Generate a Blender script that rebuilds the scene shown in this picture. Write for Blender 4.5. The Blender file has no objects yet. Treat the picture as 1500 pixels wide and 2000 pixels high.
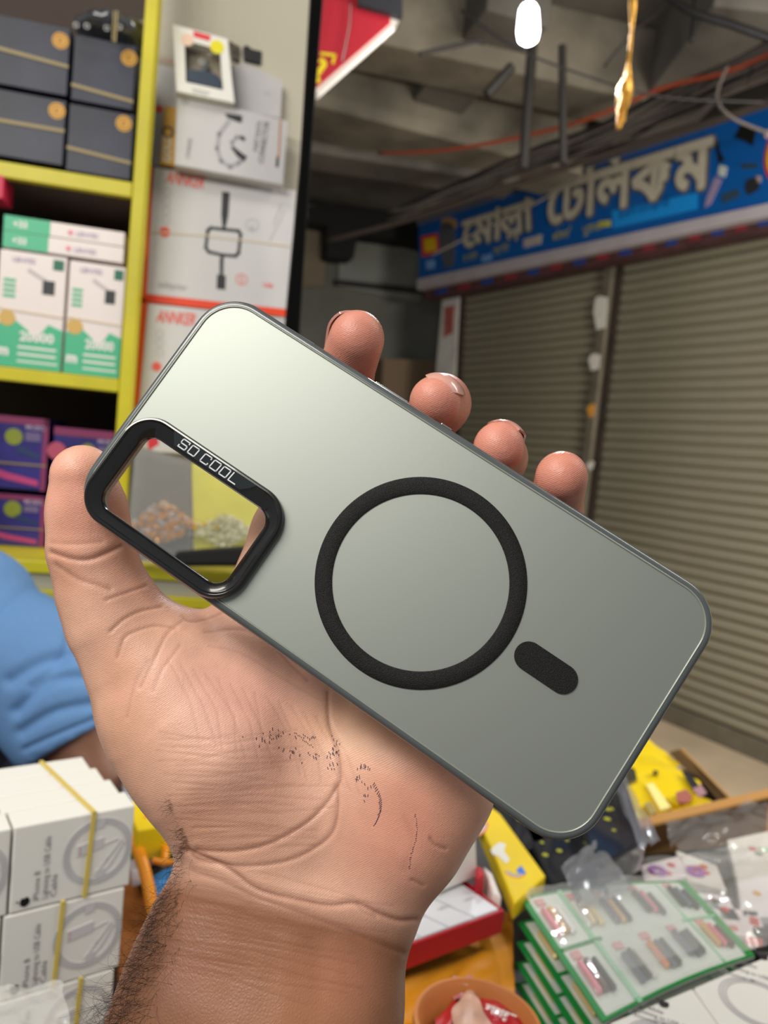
import bpy, bmesh, math, random
import numpy as np
from mathutils import Vector, Matrix
from mathutils.geometry import tessellate_polygon
from mathutils.bvhtree import BVHTree
random.seed(7)
sc = bpy.context.scene
COL = sc.collection

# ------------------------------------------------------------------ camera, world, lights, exposure
PITCH, ROLL = math.radians(4.5), math.asin(.097)
CAM = Vector((0, 0, 1.35))
F = Vector((0, math.cos(PITCH), -math.sin(PITCH)))
_R0, _U0 = Vector((1, 0, 0)), Vector((0, math.sin(PITCH), math.cos(PITCH)))
R = _R0*math.cos(ROLL) + _U0*math.sin(ROLL)
U = _U0*math.cos(ROLL) - _R0*math.sin(ROLL)
CM = Matrix(((R.x, U.x, -F.x, CAM.x), (R.y, U.y, -F.y, CAM.y), (R.z, U.z, -F.z, CAM.z), (0, 0, 0, 1)))
cd = bpy.data.cameras.new('camera'); cam = bpy.data.objects.new('camera', cd); COL.objects.link(cam)
cam.matrix_world = CM
cd.lens = 27; cd.sensor_width = 36; cd.clip_start = .01
cd.dof.use_dof = True; cd.dof.focus_distance = .206; cd.dof.aperture_fstop = 15.5
sc.camera = cam
w = bpy.data.worlds.new('world'); sc.world = w; w.use_nodes = True
w.node_tree.nodes['Background'].inputs[0].default_value = (.97, .98, 1, 1)
w.node_tree.nodes['Background'].inputs[1].default_value = .23
sc.view_settings.view_transform = 'Standard'; sc.view_settings.look = 'None'
sc.view_settings.exposure = 0; sc.view_settings.gamma = 1; sc.view_settings.use_curve_mapping = False
def area(name, loc, target, sx, sy, power, col):
    l = bpy.data.lights.new(name, 'AREA'); l.shape = 'RECTANGLE'; l.size = sx; l.size_y = sy; l.energy = power; l.color = col
    o = bpy.data.objects.new(name, l); COL.objects.link(o); o.location = loc
    o.rotation_euler = (Vector(target)-Vector(loc)).to_track_quat('-Z', 'Y').to_euler()
    return o
area('stall_lamp', (-.62, -.45, 2.12), (-.05, .45, 1.15), .9, .35, 17, (1, .955, .87))
area('aisle_lamp', (1.9, .8, 3.1), (1.7, 3.2, 1.0), 1.4, .5, 40, (1, .95, .85))
area('shutter_fill_lamp', (2.0, 1.3, 1.9), (1.6, 3.2, .5), .7, .3, 85, (1, .95, .86))  # added lamp out of view, there only to brighten the shutters
area('shelf_lamp', (-.75, .25, 2.6), (-.45, 1.2, 1.35), .9, .2, 7, (1, .95, .85))

# ------------------------------------------------------------------ geometry helpers
def ray(px, py): return F + R*((px-750)/1500) + U*((1000-py)/1500)
def P(px, py, d): return CAM + ray(px, py)*d
def at_z(px, py, z):
    r = ray(px, py); return CAM + r*((z-CAM.z)/r.z)
def lin(r, g, b): return tuple((x/255/12.92 if x/255 <= .04045 else ((x/255+.055)/1.055)**2.4) for x in (r, g, b))

class Frame:
    def __init__(s, o, x, y):
        s.o = Vector(o); s.x = Vector(x).normalized(); y = Vector(y); y = y - s.x*y.dot(s.x); s.y = y.normalized(); s.n = s.x.cross(s.y)
    def uv(s, px, py, h=0):
        r = ray(px, py); o = s.o+s.n*h; k = (o-CAM).dot(s.n)/r.dot(s.n); q = CAM+r*k-o
        return (q.dot(s.x), q.dot(s.y))
    def w(s, u, v, h=0): return s.o+s.x*u+s.y*v+s.n*h
def vert_frame(px, py, d, vpx):
    """upright plane through a pixel at a depth whose level lines vanish at column vpx of the horizon"""
    vpy = 882+.097*(vpx-750)
    r = ray(vpx, vpy); r = Vector((r.x, r.y, 0)).normalized()
    if r.dot(R) < 0: r = -r
    return Frame(P(px, py, d), r, (0, 0, 1))

# ------------------------------------------------------------------ materials
MATS = {}
def mat(name, col, rough=.6, metal=0, noise=0, nscale=20, bump=0, bscale=60, alpha=1, emit=0, trans=0, coat=0, spec=.5, stretch=None):
    if name in MATS: return MATS[name]
    m = bpy.data.materials.new(name); m.use_nodes = True; MATS[name] = m
    nt = m.node_tree; b = nt.nodes['Principled BSDF']; c = lin(*col)+(1,)
    b.inputs['Base Color'].default_value = c; b.inputs['Roughness'].default_value = rough; b.inputs['Metallic'].default_value = metal
    b.inputs['Alpha'].default_value = alpha; b.inputs['Transmission Weight'].default_value = trans; b.inputs['Coat Weight'].default_value = coat
    b.inputs['Specular IOR Level'].default_value = spec
    if emit: b.inputs['Emission Color'].default_value = c; b.inputs['Emission Strength'].default_value = emit
    tc = nt.nodes.new('ShaderNodeTexCoord'); mp = nt.nodes.new('ShaderNodeMapping'); nt.links.new(tc.outputs['Object'], mp.inputs[0])
    if stretch: mp.inputs['Scale'].default_value = stretch
    if noise:
        n = nt.nodes.new('ShaderNodeTexNoise'); n.inputs['Scale'].default_value = nscale; n.inputs['Detail'].default_value = 6
        nt.links.new(mp.outputs[0], n.inputs['Vector'])
        r = nt.nodes.new('ShaderNodeValToRGB'); r.color_ramp.elements[0].position = .3; r.color_ramp.elements[1].position = .7
        r.color_ramp.elements[0].color = tuple(x*(1-noise) for x in c[:3])+(1,); r.color_ramp.elements[1].color = tuple(min(1, x*(1+noise*.6)) for x in c[:3])+(1,)
        nt.links.new(n.outputs['Fac'], r.inputs[0]); nt.links.new(r.outputs[0], b.inputs['Base Color'])
    if bump:
        n = nt.nodes.new('ShaderNodeTexNoise'); n.inputs['Scale'].default_value = bscale; n.inputs['Detail'].default_value = 3
        nt.links.new(mp.outputs[0], n.inputs['Vector'])
        bp = nt.nodes.new('ShaderNodeBump'); bp.inputs['Strength'].default_value = bump; bp.inputs['Distance'].default_value = .002
        nt.links.new(n.outputs['Fac'], bp.inputs['Height']); nt.links.new(bp.outputs[0], b.inputs['Normal'])
    return m

# ------------------------------------------------------------------ object helpers
ORG = {}
def _props(o, label=None, cat=None, group=None, kind=None):
    if label: o['label'] = label
    if cat: o['category'] = cat
    if group: o['group'] = group
    if kind: o['kind'] = kind
    return o
def thing(name, loc, label, cat, group=None):
    o = bpy.data.objects.new(name, None); COL.objects.link(o); o.location = loc; o.empty_display_size = .02
    ORG[o] = Vector(loc); return _props(o, label, cat, group)

class MB:
    def __init__(s): s.v = []; s.f = []
    def add(s, vs, fs):
        k = len(s.v); s.v += [Vector(v) for v in vs]; s.f += [tuple(i+k for i in f) for f in fs]; return s
    def box8(s, a):   # 8 corners: bottom 4 then top 4
        return s.add(a, [(0, 3, 2, 1), (4, 5, 6, 7), (0, 1, 5, 4), (1, 2, 6, 5), (2, 3, 7, 6), (3, 0, 4, 7)])
    def prism(s, fr, pts, h0, h1):   # polygon in uv, ccw
        n = len(pts); ar = sum(pts[i][0]*pts[(i+1) % n][1]-pts[(i+1) % n][0]*pts[i][1] for i in range(n))
        if ar < 0: pts = pts[::-1]
        vs = [fr.w(u, v, h0) for u, v in pts]+[fr.w(u, v, h1) for u, v in pts]
        fs = [(i, (i+1) % n, n+(i+1) % n, n+i) for i in range(n)]
        if n <= 4: fs += [tuple(range(n))[::-1], tuple(range(n, 2*n))]
        else:
            t = tessellate_polygon([[Vector((u, v, 0)) for u, v in pts]])
            for a, b, c in t:
                A, B, Cc = pts[a], pts[b], pts[c]
                if (B[0]-A[0])*(Cc[1]-A[1])-(B[1]-A[1])*(Cc[0]-A[0]) < 0: b, c = c, b
                fs += [(n+a, n+b, n+c), (c, b, a)]
        return s.add(vs, fs)
    def rect(s, fr, u0, v0, u1, v1, h0, h1): return s.prism(fr, [(u0, v0), (u1, v0), (u1, v1), (u0, v1)], h0, h1)
    def px(s, fr, pts, h0, h1): return s.prism(fr, [fr.uv(x, y, h1) for x, y in pts], h0, h1)
    def disc(s, fr, u, v, ru, h0, h1, rv=None, n=28):
        rv = rv or ru
        return s.prism(fr, [(u+ru*math.cos(2*math.pi*i/n), v+rv*math.sin(2*math.pi*i/n)) for i in range(n)], h0, h1)
    def ring(s, fr, u, v, ro, ri, h0, h1, n=64, a0=0, a1=2*math.pi, asp=1):
        vs = []; fs = []; full = abs(a1-a0-2*math.pi) < 1e-6; m = n if full else n+1
        for i in range(m):
            a = a0+(a1-a0)*i/n
            for rr, h in ((ri, h0), (ro, h0), (ro, h1), (ri, h1)): vs.append(fr.w(u+rr*math.cos(a), v+rr*asp*math.sin(a), h))
        for i in range(n):
            j = (i+1) % m
            for k in range(4): fs.append((i*4+k, j*4+k, j*4+(k+1) % 4, i*4+(k+1) % 4))
        return s.add(vs, [f[::-1] for f in fs])
    def stroke(s, fr, pts, wd, h0, h1):   # ribbon along uv polyline with square joints
        for a, b in zip(pts, pts[1:]):
            dx, dy = b[0]-a[0], b[1]-a[1]; L = math.hypot(dx, dy) or 1e-9; dx /= L; dy /= L; e = wd/2
            s.prism(fr, [(a[0]-dx*e-dy*e, a[1]-dy*e+dx*e), (a[0]-dx*e+dy*e, a[1]-dy*e-dx*e), (b[0]+dx*e+dy*e, b[1]+dy*e-dx*e), (b[0]+dx*e-dy*e, b[1]+dy*e+dx*e)], h0, h1)
        return s
    def tube(s, pts, r, n=6, cap=True):
        pts = [Vector(p) for p in pts]; vs = []; fs = []; rr = r if isinstance(r, (list, tuple)) else [r]*len(pts)
        t0 = (pts[1]-pts[0]).normalized(); a = t0.orthogonal().normalized()
        for i, p in enumerate(pts):
            t = (pts[min(i+1, len(pts)-1)]-pts[max(i-1, 0)]).normalized(); a = (a-t*a.dot(t)); a = a.normalized() if a.length > 1e-9 else t.orthogonal().normalized(); b = t.cross(a)
            for k in range(n): vs.append(p+(a*math.cos(2*math.pi*k/n)+b*math.sin(2*math.pi*k/n))*rr[i])
        for i in range(len(pts)-1):
            for k in range(n): fs.append((i*n+k, i*n+(k+1) % n, (i+1)*n+(k+1) % n, (i+1)*n+k))
        if cap: fs += [tuple(range(n))[::-1], tuple(range((len(pts)-1)*n, len(pts)*n))]
        return s.add(vs, fs)
    def sweep(s, fr, cu, cv, hw, hh, r, prof, seg=10):
        rings = []
        for ins, h, *dv in prof:
            L = []; dv = dv[0] if dv else 0
            rr = max(r-ins, .0002); a, b = hw-ins-rr, hh-ins-rr
            for q, (sx, sy) in enumerate(((1, 1), (-1, 1), (-1, -1), (1, -1))):
                for k in range(seg+1):
                    t = math.pi/2*(q+k/seg); L.append(fr.w(cu+sx*a+rr*math.cos(t), cv+sy*b+rr*math.sin(t)+dv, h))
            rings.append(L)
        n = len(rings[0]); m = len(rings); vs = [v for L in rings for v in L]; fs = []
        for i in range(m):
            for k in range(n): fs.append((i*n+k, i*n+(k+1) % n, ((i+1) % m)*n+(k+1) % n, ((i+1) % m)*n+k))
        return s.add(vs, fs)
    def build(s, name, m, parent=None, bevel=0, smooth=False, seg=2, sub=0, **kw):
        if parent is None:
            o0 = sum(s.v, Vector())/len(s.v); zmin = min(v.z for v in s.v); o0 = Vector((o0.x, o0.y, zmin))
        else: o0 = ORG[parent]
        me = bpy.data.meshes.new(name); me.from_pydata([v-o0 for v in s.v], [], s.f); me.update()
        if smooth:
            me.polygons.foreach_set('use_smooth', [True]*len(me.polygons))
            if smooth == 'auto': me.set_sharp_from_angle(angle=math.radians(38))
        o = bpy.data.objects.new(name, me); COL.objects.link(o); me.materials.append(m); ORG[o] = o0
        if parent is None: o.location = o0
        else: o.parent = parent
        if bevel:
            md = o.modifiers.new('bevel', 'BEVEL'); md.width = bevel; md.segments = seg; md.limit_method = 'ANGLE'; md.harden_normals = False
        if sub:
            md = o.modifiers.new('sub', 'SUBSURF'); md.levels = sub; md.render_levels = sub
        return _props(o, **kw)

def text_polys(body, bold=0.0, cache={}):
    k = (body, bold)
    if k not in cache:
        c = bpy.data.curves.new('t', 'FONT'); c.body = body; c.size = 1; c.offset = bold; c.resolution_u = 2
        o = bpy.data.objects.new('t', c); COL.objects.link(o)
        dg = bpy.context.evaluated_depsgraph_get(); me = o.evaluated_get(dg).to_mesh()
        vs = [v.co.copy() for v in me.vertices]; fs = [tuple(p.vertices) for p in me.polygons]
        o.evaluated_get(dg).to_mesh_clear(); bpy.data.objects.remove(o); bpy.data.curves.remove(c)
        cache[k] = (vs, fs)
    return cache[k]
def put_text(mb, fr, body, u, v, size, h, ang=0, bold=0, width=None, shear=0, back=False):
    vs, fs = text_polys(body, bold)
    if not vs: return mb
    x0 = min(p.x for p in vs); x1 = max(p.x for p in vs); sx = size if width is None else width/(x1-x0)
    ca, sa = math.cos(ang), math.sin(ang); out = []
    for p in vs:
        x, y = (p.x-x0)*sx+shear*p.y*size, p.y*size
        out.append(fr.w(u+x*ca-y*sa, v+x*sa+y*ca, h))
    return mb.add(out, fs)
def arc(cu, cv, r, a0, a1, n=12, asp=1): return [(cu+r*math.cos(a0+(a1-a0)*i/n), cv+r*asp*math.sin(a0+(a1-a0)*i/n)) for i in range(n+1)]
def fruit_logo(mb, fr, u, v, s, h, ang=0):
    """bitten round fruit emblem with a leaf"""
    ca, sa = math.cos(ang), math.sin(ang)
    out = []
    for i in range(30):
        a = 2*math.pi*i/30; x = math.cos(a)*(.5+.05*math.cos(2*a)); y = math.sin(a)*.5
        if abs(a-math.pi/2) < .3: y -= .1*(1-abs(a-math.pi/2)/.3)
        if abs(a-3*math.pi/2) < .3: y += .06*(1-abs(a-3*math.pi/2)/.3)
        d = math.hypot(x-.62, y-.08)
        if d < .26: x = .62-.26*(.62-x)/max(d, .01); y = .08+(y-.08)*.26/max(d, .01)
        out.append((x, y))
    leaf = [(0, .55), (.02, .7), (.12, .85), (.22, .9), (.2, .74), (.1, .6)]
    for poly in (out, leaf): mb.prism(fr, [(u+s*(x*ca-y*sa), v+s*(x*sa+y*ca)) for x, y in poly], h-.0001, h)
    return mb

# ------------------------------------------------------------------ common materials
M_yel = mat('yellow_paint', (206, 194, 30), .45, noise=.16, nscale=9, bump=.15)
M_white = mat('white_card', (236, 234, 228), .45, noise=.03, nscale=8)
M_print = mat('grey_print', (176, 174, 176), .6)
M_printd = mat('dark_print', (70, 68, 72), .6)
M_black = mat('black_print', (14, 14, 15), .5)
M_band = mat('rubber_band', (214, 190, 92), .5)
M_clear = mat('clear_film', (235, 238, 240), .12, alpha=.22, spec=1.0, bump=.8, bscale=25)
M_orange = mat('orange_card', (238, 96, 30), .5)
M_red = mat('red_card', (186, 18, 36), .5)
M_concrete = mat('concrete', (104, 99, 92), .9, noise=.45, nscale=2.5, bump=.6, bscale=14)

# ------------------------------------------------------------------ setting
# shutter wall and its frame
SH = vert_frame(1290, 1400, 4.35, -150)
SH.o.z = 0
def floor_quad():
    mb = MB(); a = [(-4, -1.5), (5, -1.5), (5, 10), (-4, 10)]
    mb.box8([Vector((x, y, -.1)) for x, y in a]+[Vector((x, y, 0)) for x, y in a]); return mb
floor_quad().build('floor', mat('floor_concrete', (168, 150, 126), .8, noise=.18, nscale=3, bump=.2, bscale=20), kind='structure')
mb = MB(); a = [(-4, .9), (5, .9), (5, 10), (-4, 10)]
mb.box8([Vector((x, y, 3.5)) for x, y in a]+[Vector((x, y, 3.7)) for x, y in a]); ceil_o = mb.build('ceiling', M_concrete, kind='structure')
# wall that carries the shutters
uL = SH.uv(893, 600)[0]; uEnd = 3.2
mb = MB(); mb.rect(SH, uL-.02, 0, uEnd, 3.5, -.45, -.12); mb.build('wall_right', mat('wall_dirty', (88, 80, 70), .9, noise=.3, nscale=4), kind='structure')
FAR = vert_frame(700, 600, 7.2, 5200)
mb = MB(); mb.rect(FAR, -4.5, -2.5, 3.2, 2.6, -.1, 0); wb = mb.build('wall_back', mat('grey_plaster', (112, 112, 104), .9, noise=.25, nscale=1.6, bump=.2, bscale=8), kind='structure')
# details on the back wall of the alley
def far_part(name, pts, h0, h1, m): return MB().px(FAR, pts, h0, h1).build(name, m, wb)
far_part('wall_panel', [(665, 470), (840, 490), (820, 590), (660, 560)], 0, .05, mat('panel_grey', (130, 132, 124), .8, noise=.2, nscale=2))
far_part('dark_duct', [(560, 400), (900, 420), (900, 500), (800, 470), (700, 455), (690, 505), (640, 500), (640, 440), (560, 425)], .02, .3, mat('duct_dark', (16, 16, 16), .8))
far_part('conduit', [(655, 545), (900, 572), (900, 582), (655, 556)], .02, .08, mat('conduit', (40, 38, 36), .8))
far_part('wall_panel', [(580, 445), (640, 445), (632, 560), (575, 560)], 0, .05, mat('panel_tan', (124, 112, 92), .8, noise=.2, nscale=2))
far_part('doorway_box', [(748, 700), (860, 705), (850, 800), (745, 800)], .03, .4, mat('box_tan', (120, 100, 78), .8))

# rolling shutters
M_slat = mat('shutter_slat', (150, 144, 124), .42, metal=.35, noise=.22, nscale=3, bump=.25, bscale=12, stretch=(.35, .35, 2.5))
def shutter(name, u0, u1, top, label):
    t = thing(name, SH.w((u0+u1)/2, 0, 0), label, 'shutter', 'rolling shutters of the closed shops')
    pitch = .0605; n = int(top/pitch); L = u1-u0
    prof = [(0, -.012), (.006, .001), (.016, .009), (.030, .012), (.044, .009), (.054, .001), (.0605, -.012)]
    mb = MB(); vs = []; fs = []
    for s_ in (-L/2, L/2):
        for z, h in prof: vs.append(Vector((0, 0, 0))+SH.x*s_+SH.y*z+SH.n*h)
    k = len(prof)
    for i in range(k-1): fs.append((i, k+i, k+i+1, i+1))
    fs += [tuple(range(k)), tuple(range(2*k-1, k-1, -1)), (0, k-1, 2*k-1, k)]
    me = bpy.data.meshes.new('slat'); me.from_pydata(vs, [], fs); me.materials.append(M_slat); me.polygons.foreach_set('use_smooth', [True]*len(me.polygons))
    me.set_sharp_from_angle(angle=math.radians(50))
    for i in range(n):
        o = bpy.data.objects.new('slat', me); COL.objects.link(o); o.parent = t; o.location = SH.y*(.10+i*pitch)+SH.n*(random.uniform(-.0015, .0015))
        o.rotation_euler = (0, 0, random.uniform(-.0008, .0008))
    MB().rect(SH, u0, 0, u1, .1, -.02, .018).build('bottom_rail', mat('shutter_rail', (112, 106, 92), .5, metal=.3, noise=.25, nscale=6), t, bevel=.006)
    return t
uM0, uM1 = SH.uv(1183, 620)[0], SH.uv(1207, 620)[0]
shutter('rolling_shutter', SH.uv(910, 556)[0]+.004, uM0-.014, 2.72, 'closed ribbed grey steel shutter left of the stickered middle post')
shutter('rolling_shutter', uM1+.014, uEnd, 2.72, 'wide closed ribbed grey steel shutter filling the right edge, right of the middle post')
t = thing('shutter_post', SH.w((uM0+uM1)/2, 0, .02), 'rusty steel post with torn white stickers between the two shutters', 'post')
MB().rect(SH, uM0-.01, 0, uM0+.055, 2.78, -.1, .05).build('channel', mat('post_steel', (116, 108, 92), .5, metal=.3, noise=.3, nscale=5), t, bevel=.005)
MB().rect(SH, uM0+.055, 0, uM1+.01, 2.78, -.1, .02).build('guide_slot', mat('rust_dark', (52, 40, 32), .8, noise=.4, nscale=8), t)
for (x0, y0, x1, y1, m_) in ((1163, 578, 1186, 640, mat('sticker_white', (214, 210, 200), .6, noise=.1, nscale=30)), (1153, 690, 1172, 720, mat('sticker_white', (0, 0, 0))), (1150, 788, 1162, 812, mat('sticker_amber', (214, 150, 50), .6)), (1148, 900, 1160, 915, mat('sticker_white', (0, 0, 0)))):
    MB().px(SH, [(x0, y0+4), (x0+8, y0), (x1, y0+3), (x1-3, y1), (x0+2, y1+4), (x0-4, (y0+y1)/2)], .05, .053).build('sticker', m_, t)
t = thing('poster_post', SH.w(uL, 0, .02), 'whitewashed post with a torn poster at the left end of the shutters', 'post')
MB().px(SH, [(866, 560), (898, 552), (893, 640), (868, 1150), (838, 1150), (852, 720)], -.1, .04).build('post_shaft', mat('whitewash', (206, 202, 194), .7, noise=.15, nscale=6), t)
MB().px(SH, [(868, 600), (888, 596), (884, 650), (866, 660)], .04, .043).build('torn_poster', mat('torn_red', (176, 92, 84), .7, noise=.5, nscale=25), t)
MB().px(SH, [(898, 556), (908, 556), (880, 1150), (868, 1150)], -.1, .03).build('dark_edge', mat('rust_dark', (52, 40, 32)), t)
MB().px(SH, [(840, 545), (905, 535), (900, 556), (868, 575), (846, 566)], -.05, .12).build('blue_flap', mat('blue_cloth', (22, 62, 140), .7), t)

# blue shop sign: a box frame on the wall, printed front
SG = Frame(SH.w(0, 0, .20), SH.x, SH.y)
sgn = thing('shop_sign', SG.w(SG.uv(1150, 430)[0], SG.uv(1150, 500)[1], 0), 'long blue signboard with cream Bengali lettering above the shutters', 'sign')
MB().px(SG, [(818, 436), (1640, 158), (1640, 372), (818, 548)], -.14, 0).build('sign_board', mat('sign_blue', (0, 84, 158), .4, noise=.08, nscale=2), sgn)
MB().px(SG, [(814, 545), (1640, 366), (1640, 392), (814, 566)], -.14, .02).build('bottom_rail', mat('rail_lilac', (176, 168, 172), .5, noise=.1, nscale=6), sgn, bevel=.004)
MB().px(SG, [(814, 430), (1640, 150), (1640, 160), (814, 440)], -.14, .02).build('top_rail', mat('rail_dull', (96, 100, 118), .5), sgn)
MB().px(SG, [(826, 566), (1640, 392), (1640, 424), (830, 585)], -.13, -.04).build('valance', mat('valance_maroon', (78, 44, 44), .8, noise=.5, nscale=7), sgn)
for i in range(16):
    x = 850+i*45; y = 573-(x-826)*.213
    MB().px(SG, [(x, y-2), (x+22, y-7), (x+22, y+5), (x, y+9)], -.04, -.036).build('valance_print', mat('valance_red', (130, 34, 44), .7) if i % 2 else mat('valance_blue', (22, 58, 130), .7), sgn)
def sgp(x, y, h=.001): return SG.uv(x, y, h)
cream = mat('sign_cream', (190, 182, 164), .5); shadow = mat('sign_letter_outline', (104, 98, 92), .5)
def bengali(body, bl, br, tl, m1, bold, nm):
    """text mapped affinely: bl/br baseline corners, tl head line above bl"""
    vs, fs = text_polys(body, bold); x0 = min(p.x for p in vs); x1 = max(p.x for p in vs); HH = .62
    A, B, T = (Vector(sgp(*q)) for q in (bl, br, tl)); ex = (B-A)/(x1-x0); ey = (T-A)/HH
    for k, (mm, hh, bb) in enumerate(((shadow, .004, bold+.034), (m1, .012, bold))):
        vs, fs = text_polys(body, 0); mb = MB()
        for a_ in range(9):
            ox, oy = (0, 0) if a_ == 8 else (bb*math.cos(a_*math.pi/4), bb*math.sin(a_*math.pi/4)); out = []
            for p in vs: q = A+ex*(p.x+ox-x0)+ey*(p.y+oy); out.append(SG.w(q.x, q.y, hh+a_*.0001))
            mb.add(out, fs)
        mb.build(nm, mm, sgn)
bengali('\u09c7ম\u09be', (902, 486), (986, 464), (904, 436), cream, .032, 'sign_letters')
bengali('ল\u09be', (978, 466), (1046, 446), (976, 414), cream, .032, 'sign_letters')
bengali('ল', (990, 474), (1016, 468), (990, 452), cream, .03, 'sign_letters')
bengali('\u09c7\u099f\u09bfলকম', (1066, 440), (1392, 362), (1070, 368), cream, .032, 'sign_letters')
MB().px(SG, [(1195, 412), (1362, 376), (1362, 408), (1197, 446)], 0, .002).build('light_blue_panel', mat('sign_cyan', (20, 140, 220), .4), sgn)
for i, s_ in enumerate(['মোবাইল', 'সার্ভিসিং', 'এক্সেসরিজ', 'পাইকারি', 'খুচরা']):
    x = 905+i*58; u, v = sgp(x, 512-(x-905)*.235); put_text(MB(), SG, s_, u, v, .07, .003, bold=0, width=.17).build('small_lettering', mat('sign_yellow', (190, 182, 80), .5), sgn)
mb = MB(); u, v = sgp(1208, 432); put_text(mb, SG, 'মোবাইল ফোন সার্ভিসিং', u, v+.01, .07, .004, width=.36, bold=.01, ang=0); mb.build('small_lettering', mat('sign_deepblue', (0, 90, 160), .4), sgn)
for pts, c_, nm in (([(822, 462), (855, 455), (857, 495), (824, 502)], (206, 60, 40), 'badge'), ([(828, 468), (850, 463), (852, 488), (830, 493)], (226, 186, 20), 'badge'),
                ([(860, 440), (872, 432), (886, 440), (890, 470), (885, 520), (868, 524), (858, 480)], (84, 84, 92), 'printed_figure'), ([(862, 428), (876, 424), (892, 430), (890, 446), (864, 450)], (170, 130, 70), 'printed_figure'),
                ([(832, 510), (848, 507), (848, 524), (833, 526)], (120, 160, 210), 'badge'), ([(940, 500), (960, 494), (960, 508), (941, 513)], (110, 150, 200), 'badge'),
                ([(1022, 468), (1058, 458), (1056, 476), (1024, 484)], (190, 180, 180), 'badge'), ([(1170, 432), (1192, 430), (1192, 442), (1172, 444)], (180, 180, 60), 'badge')):
    MB().px(SG, pts, 0, .003 if c_ != (226, 186, 20) else .004).build(nm, mat('sg%d_%d_%d' % c_, c_, .5), sgn)
for pts, c_ in (([(1446, 244), (1478, 248), (1470, 285), (1455, 276), (1434, 268)], (10, 12, 14)), ([(1395, 274), (1402, 272), (1406, 296), (1416, 312), (1408, 316), (1403, 320), (1400, 300)], (10, 14, 16)),
                ([(1405, 322), (1420, 326), (1416, 346), (1402, 342)], (190, 196, 190)), ([(1396, 346), (1410, 350), (1388, 398), (1376, 406), (1380, 386)], (150, 132, 160)),
                ([(1447, 320), (1478, 318), (1480, 328), (1450, 330)], (40, 62, 74)), ([(1457, 352), (1478, 344), (1484, 368), (1462, 382), (1454, 370)], (34, 36, 40)),
                ([(1408, 380), (1440, 368), (1446, 382), (1412, 398)], (44, 66, 80)), ([(1476, 344), (1486, 344), (1486, 356), (1478, 356)], (170, 150, 140))):
    MB().px(SG, pts, 0, .003).build('printed_gadget', mat('sg%d_%d_%d' % c_, c_, .5), sgn)
u, v = sgp(1540, 290); MB().disc(SG, u, v, .12, 0, .003, rv=.16).build('badge', mat('sg_red', (196, 40, 50), .5), sgn); MB().disc(SG, u, v, .105, 0, .005, rv=.14).build('badge', mat('sg_yel', (226, 196, 20), .5), sgn)
u, v = sgp(1502, 262); MB().disc(SG, u, v, .02, 0, .006).build('badge', mat('sg_w', (230, 200, 200), .5), sgn)

# ceiling beams, pipes and wires
def beam(a, b, wd, hh, name='ceiling_beam', m=M_concrete, z0=3.5, par=None):
    d = (Vector(b)-Vector(a)).normalized(); n_ = Vector((-d.y, d.x, 0))*wd/2; q = [Vector(a)-n_, Vector(b)-n_, Vector(b)+n_, Vector(a)+n_]
    return MB().box8([Vector((v.x, v.y, z0-hh)) for v in q]+[Vector((v.x, v.y, z0)) for v in q]).build(name, m, par or ceil_o, bevel=.01)
M_conc2 = mat('concrete_beam', (128, 120, 106), .9, noise=.5, nscale=3, bump=.5, bscale=12)
def zz(x, y, z): return at_z(x, y, z)
beam(zz(560, 60, 3.2), zz(1250, 210, 3.2), .3, .34, m=M_conc2)
beam(zz(560, 190, 3.2), zz(1100, 330, 3.2), .45, .4, m=M_conc2)
beam(zz(560, 290, 3.1), zz(1000, 360, 3.1), .3, .45)
beam(zz(1010, 60, 3.2), zz(760, 330, 3.2), .3, .25)
beam(zz(1480, 20, 3.2), zz(1250, 290, 3.2), .35, .3)
beam(zz(600, 120, 3.3), zz(700, 300, 3.3), .2, .25, m=M_conc2)
for a, b, r_ in (((950, 185, 3.0), (1000, 130, 3.0), .02), ((1040, 80, 3.1), (1022, 330, 3.1), .022), ((1098, 90, 3.0), (1100, 320, 3.0), .016)):
    MB().tube([P(a[0], a[1], a[2]), P(b[0], b[1], b[2])], r_, 10).build('ceiling_pipe', mat('pipe_dark', (44, 40, 38), .6), ceil_o, smooth='auto')
MB().tube([P(820, 105, 2.6), P(930, 80, 2.7), P(948, 84, 2.7)], .008, 8).build('wall_bracket', mat('pipe_dark', (0, 0, 0)), ceil_o, smooth='auto')
M_wire = mat('wire_black', (22, 20, 20), .5); M_wireg = mat('wire_grey', (92, 84, 78), .5); M_wirer = mat('wire_rust', (140, 62, 38), .5)
def wire(pts, d0, d1, r_, m_, name, label, group=None):
    out = []; n = len(pts)
    P2 = [Vector((x, y)) for x, y in pts]
    for i in range(n-1):
        p0, p1, p2, p3 = P2[max(i-1, 0)], P2[i], P2[i+1], P2[min(i+2, n-1)]
        for k in range(8):
            t_ = k/8; q = .5*((2*p1)+(p2-p0)*t_+(2*p0-5*p1+4*p2-p3)*t_*t_+(3*p1-p0-3*p2+p3)*t_**3); s_ = (i+t_)/(n-1); out.append(P(q.x, q.y, d0+(d1-d0)*s_))
    out.append(P(P2[-1].x, P2[-1].y, d1))
    return MB().tube(out, r_, 8).build(name, m_, smooth=True, label=label, cat='cable', group=group)
random.seed(3)
kinds = {'wire_black': 'black', 'wire_grey': 'dusty grey'}
gw = 'dusty cables sagging in a bundle over the signboard'
base = [(770, 432), (900, 385), (1040, 338), (1180, 296), (1320, 240), (1420, 196), (1540, 142)]
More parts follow.
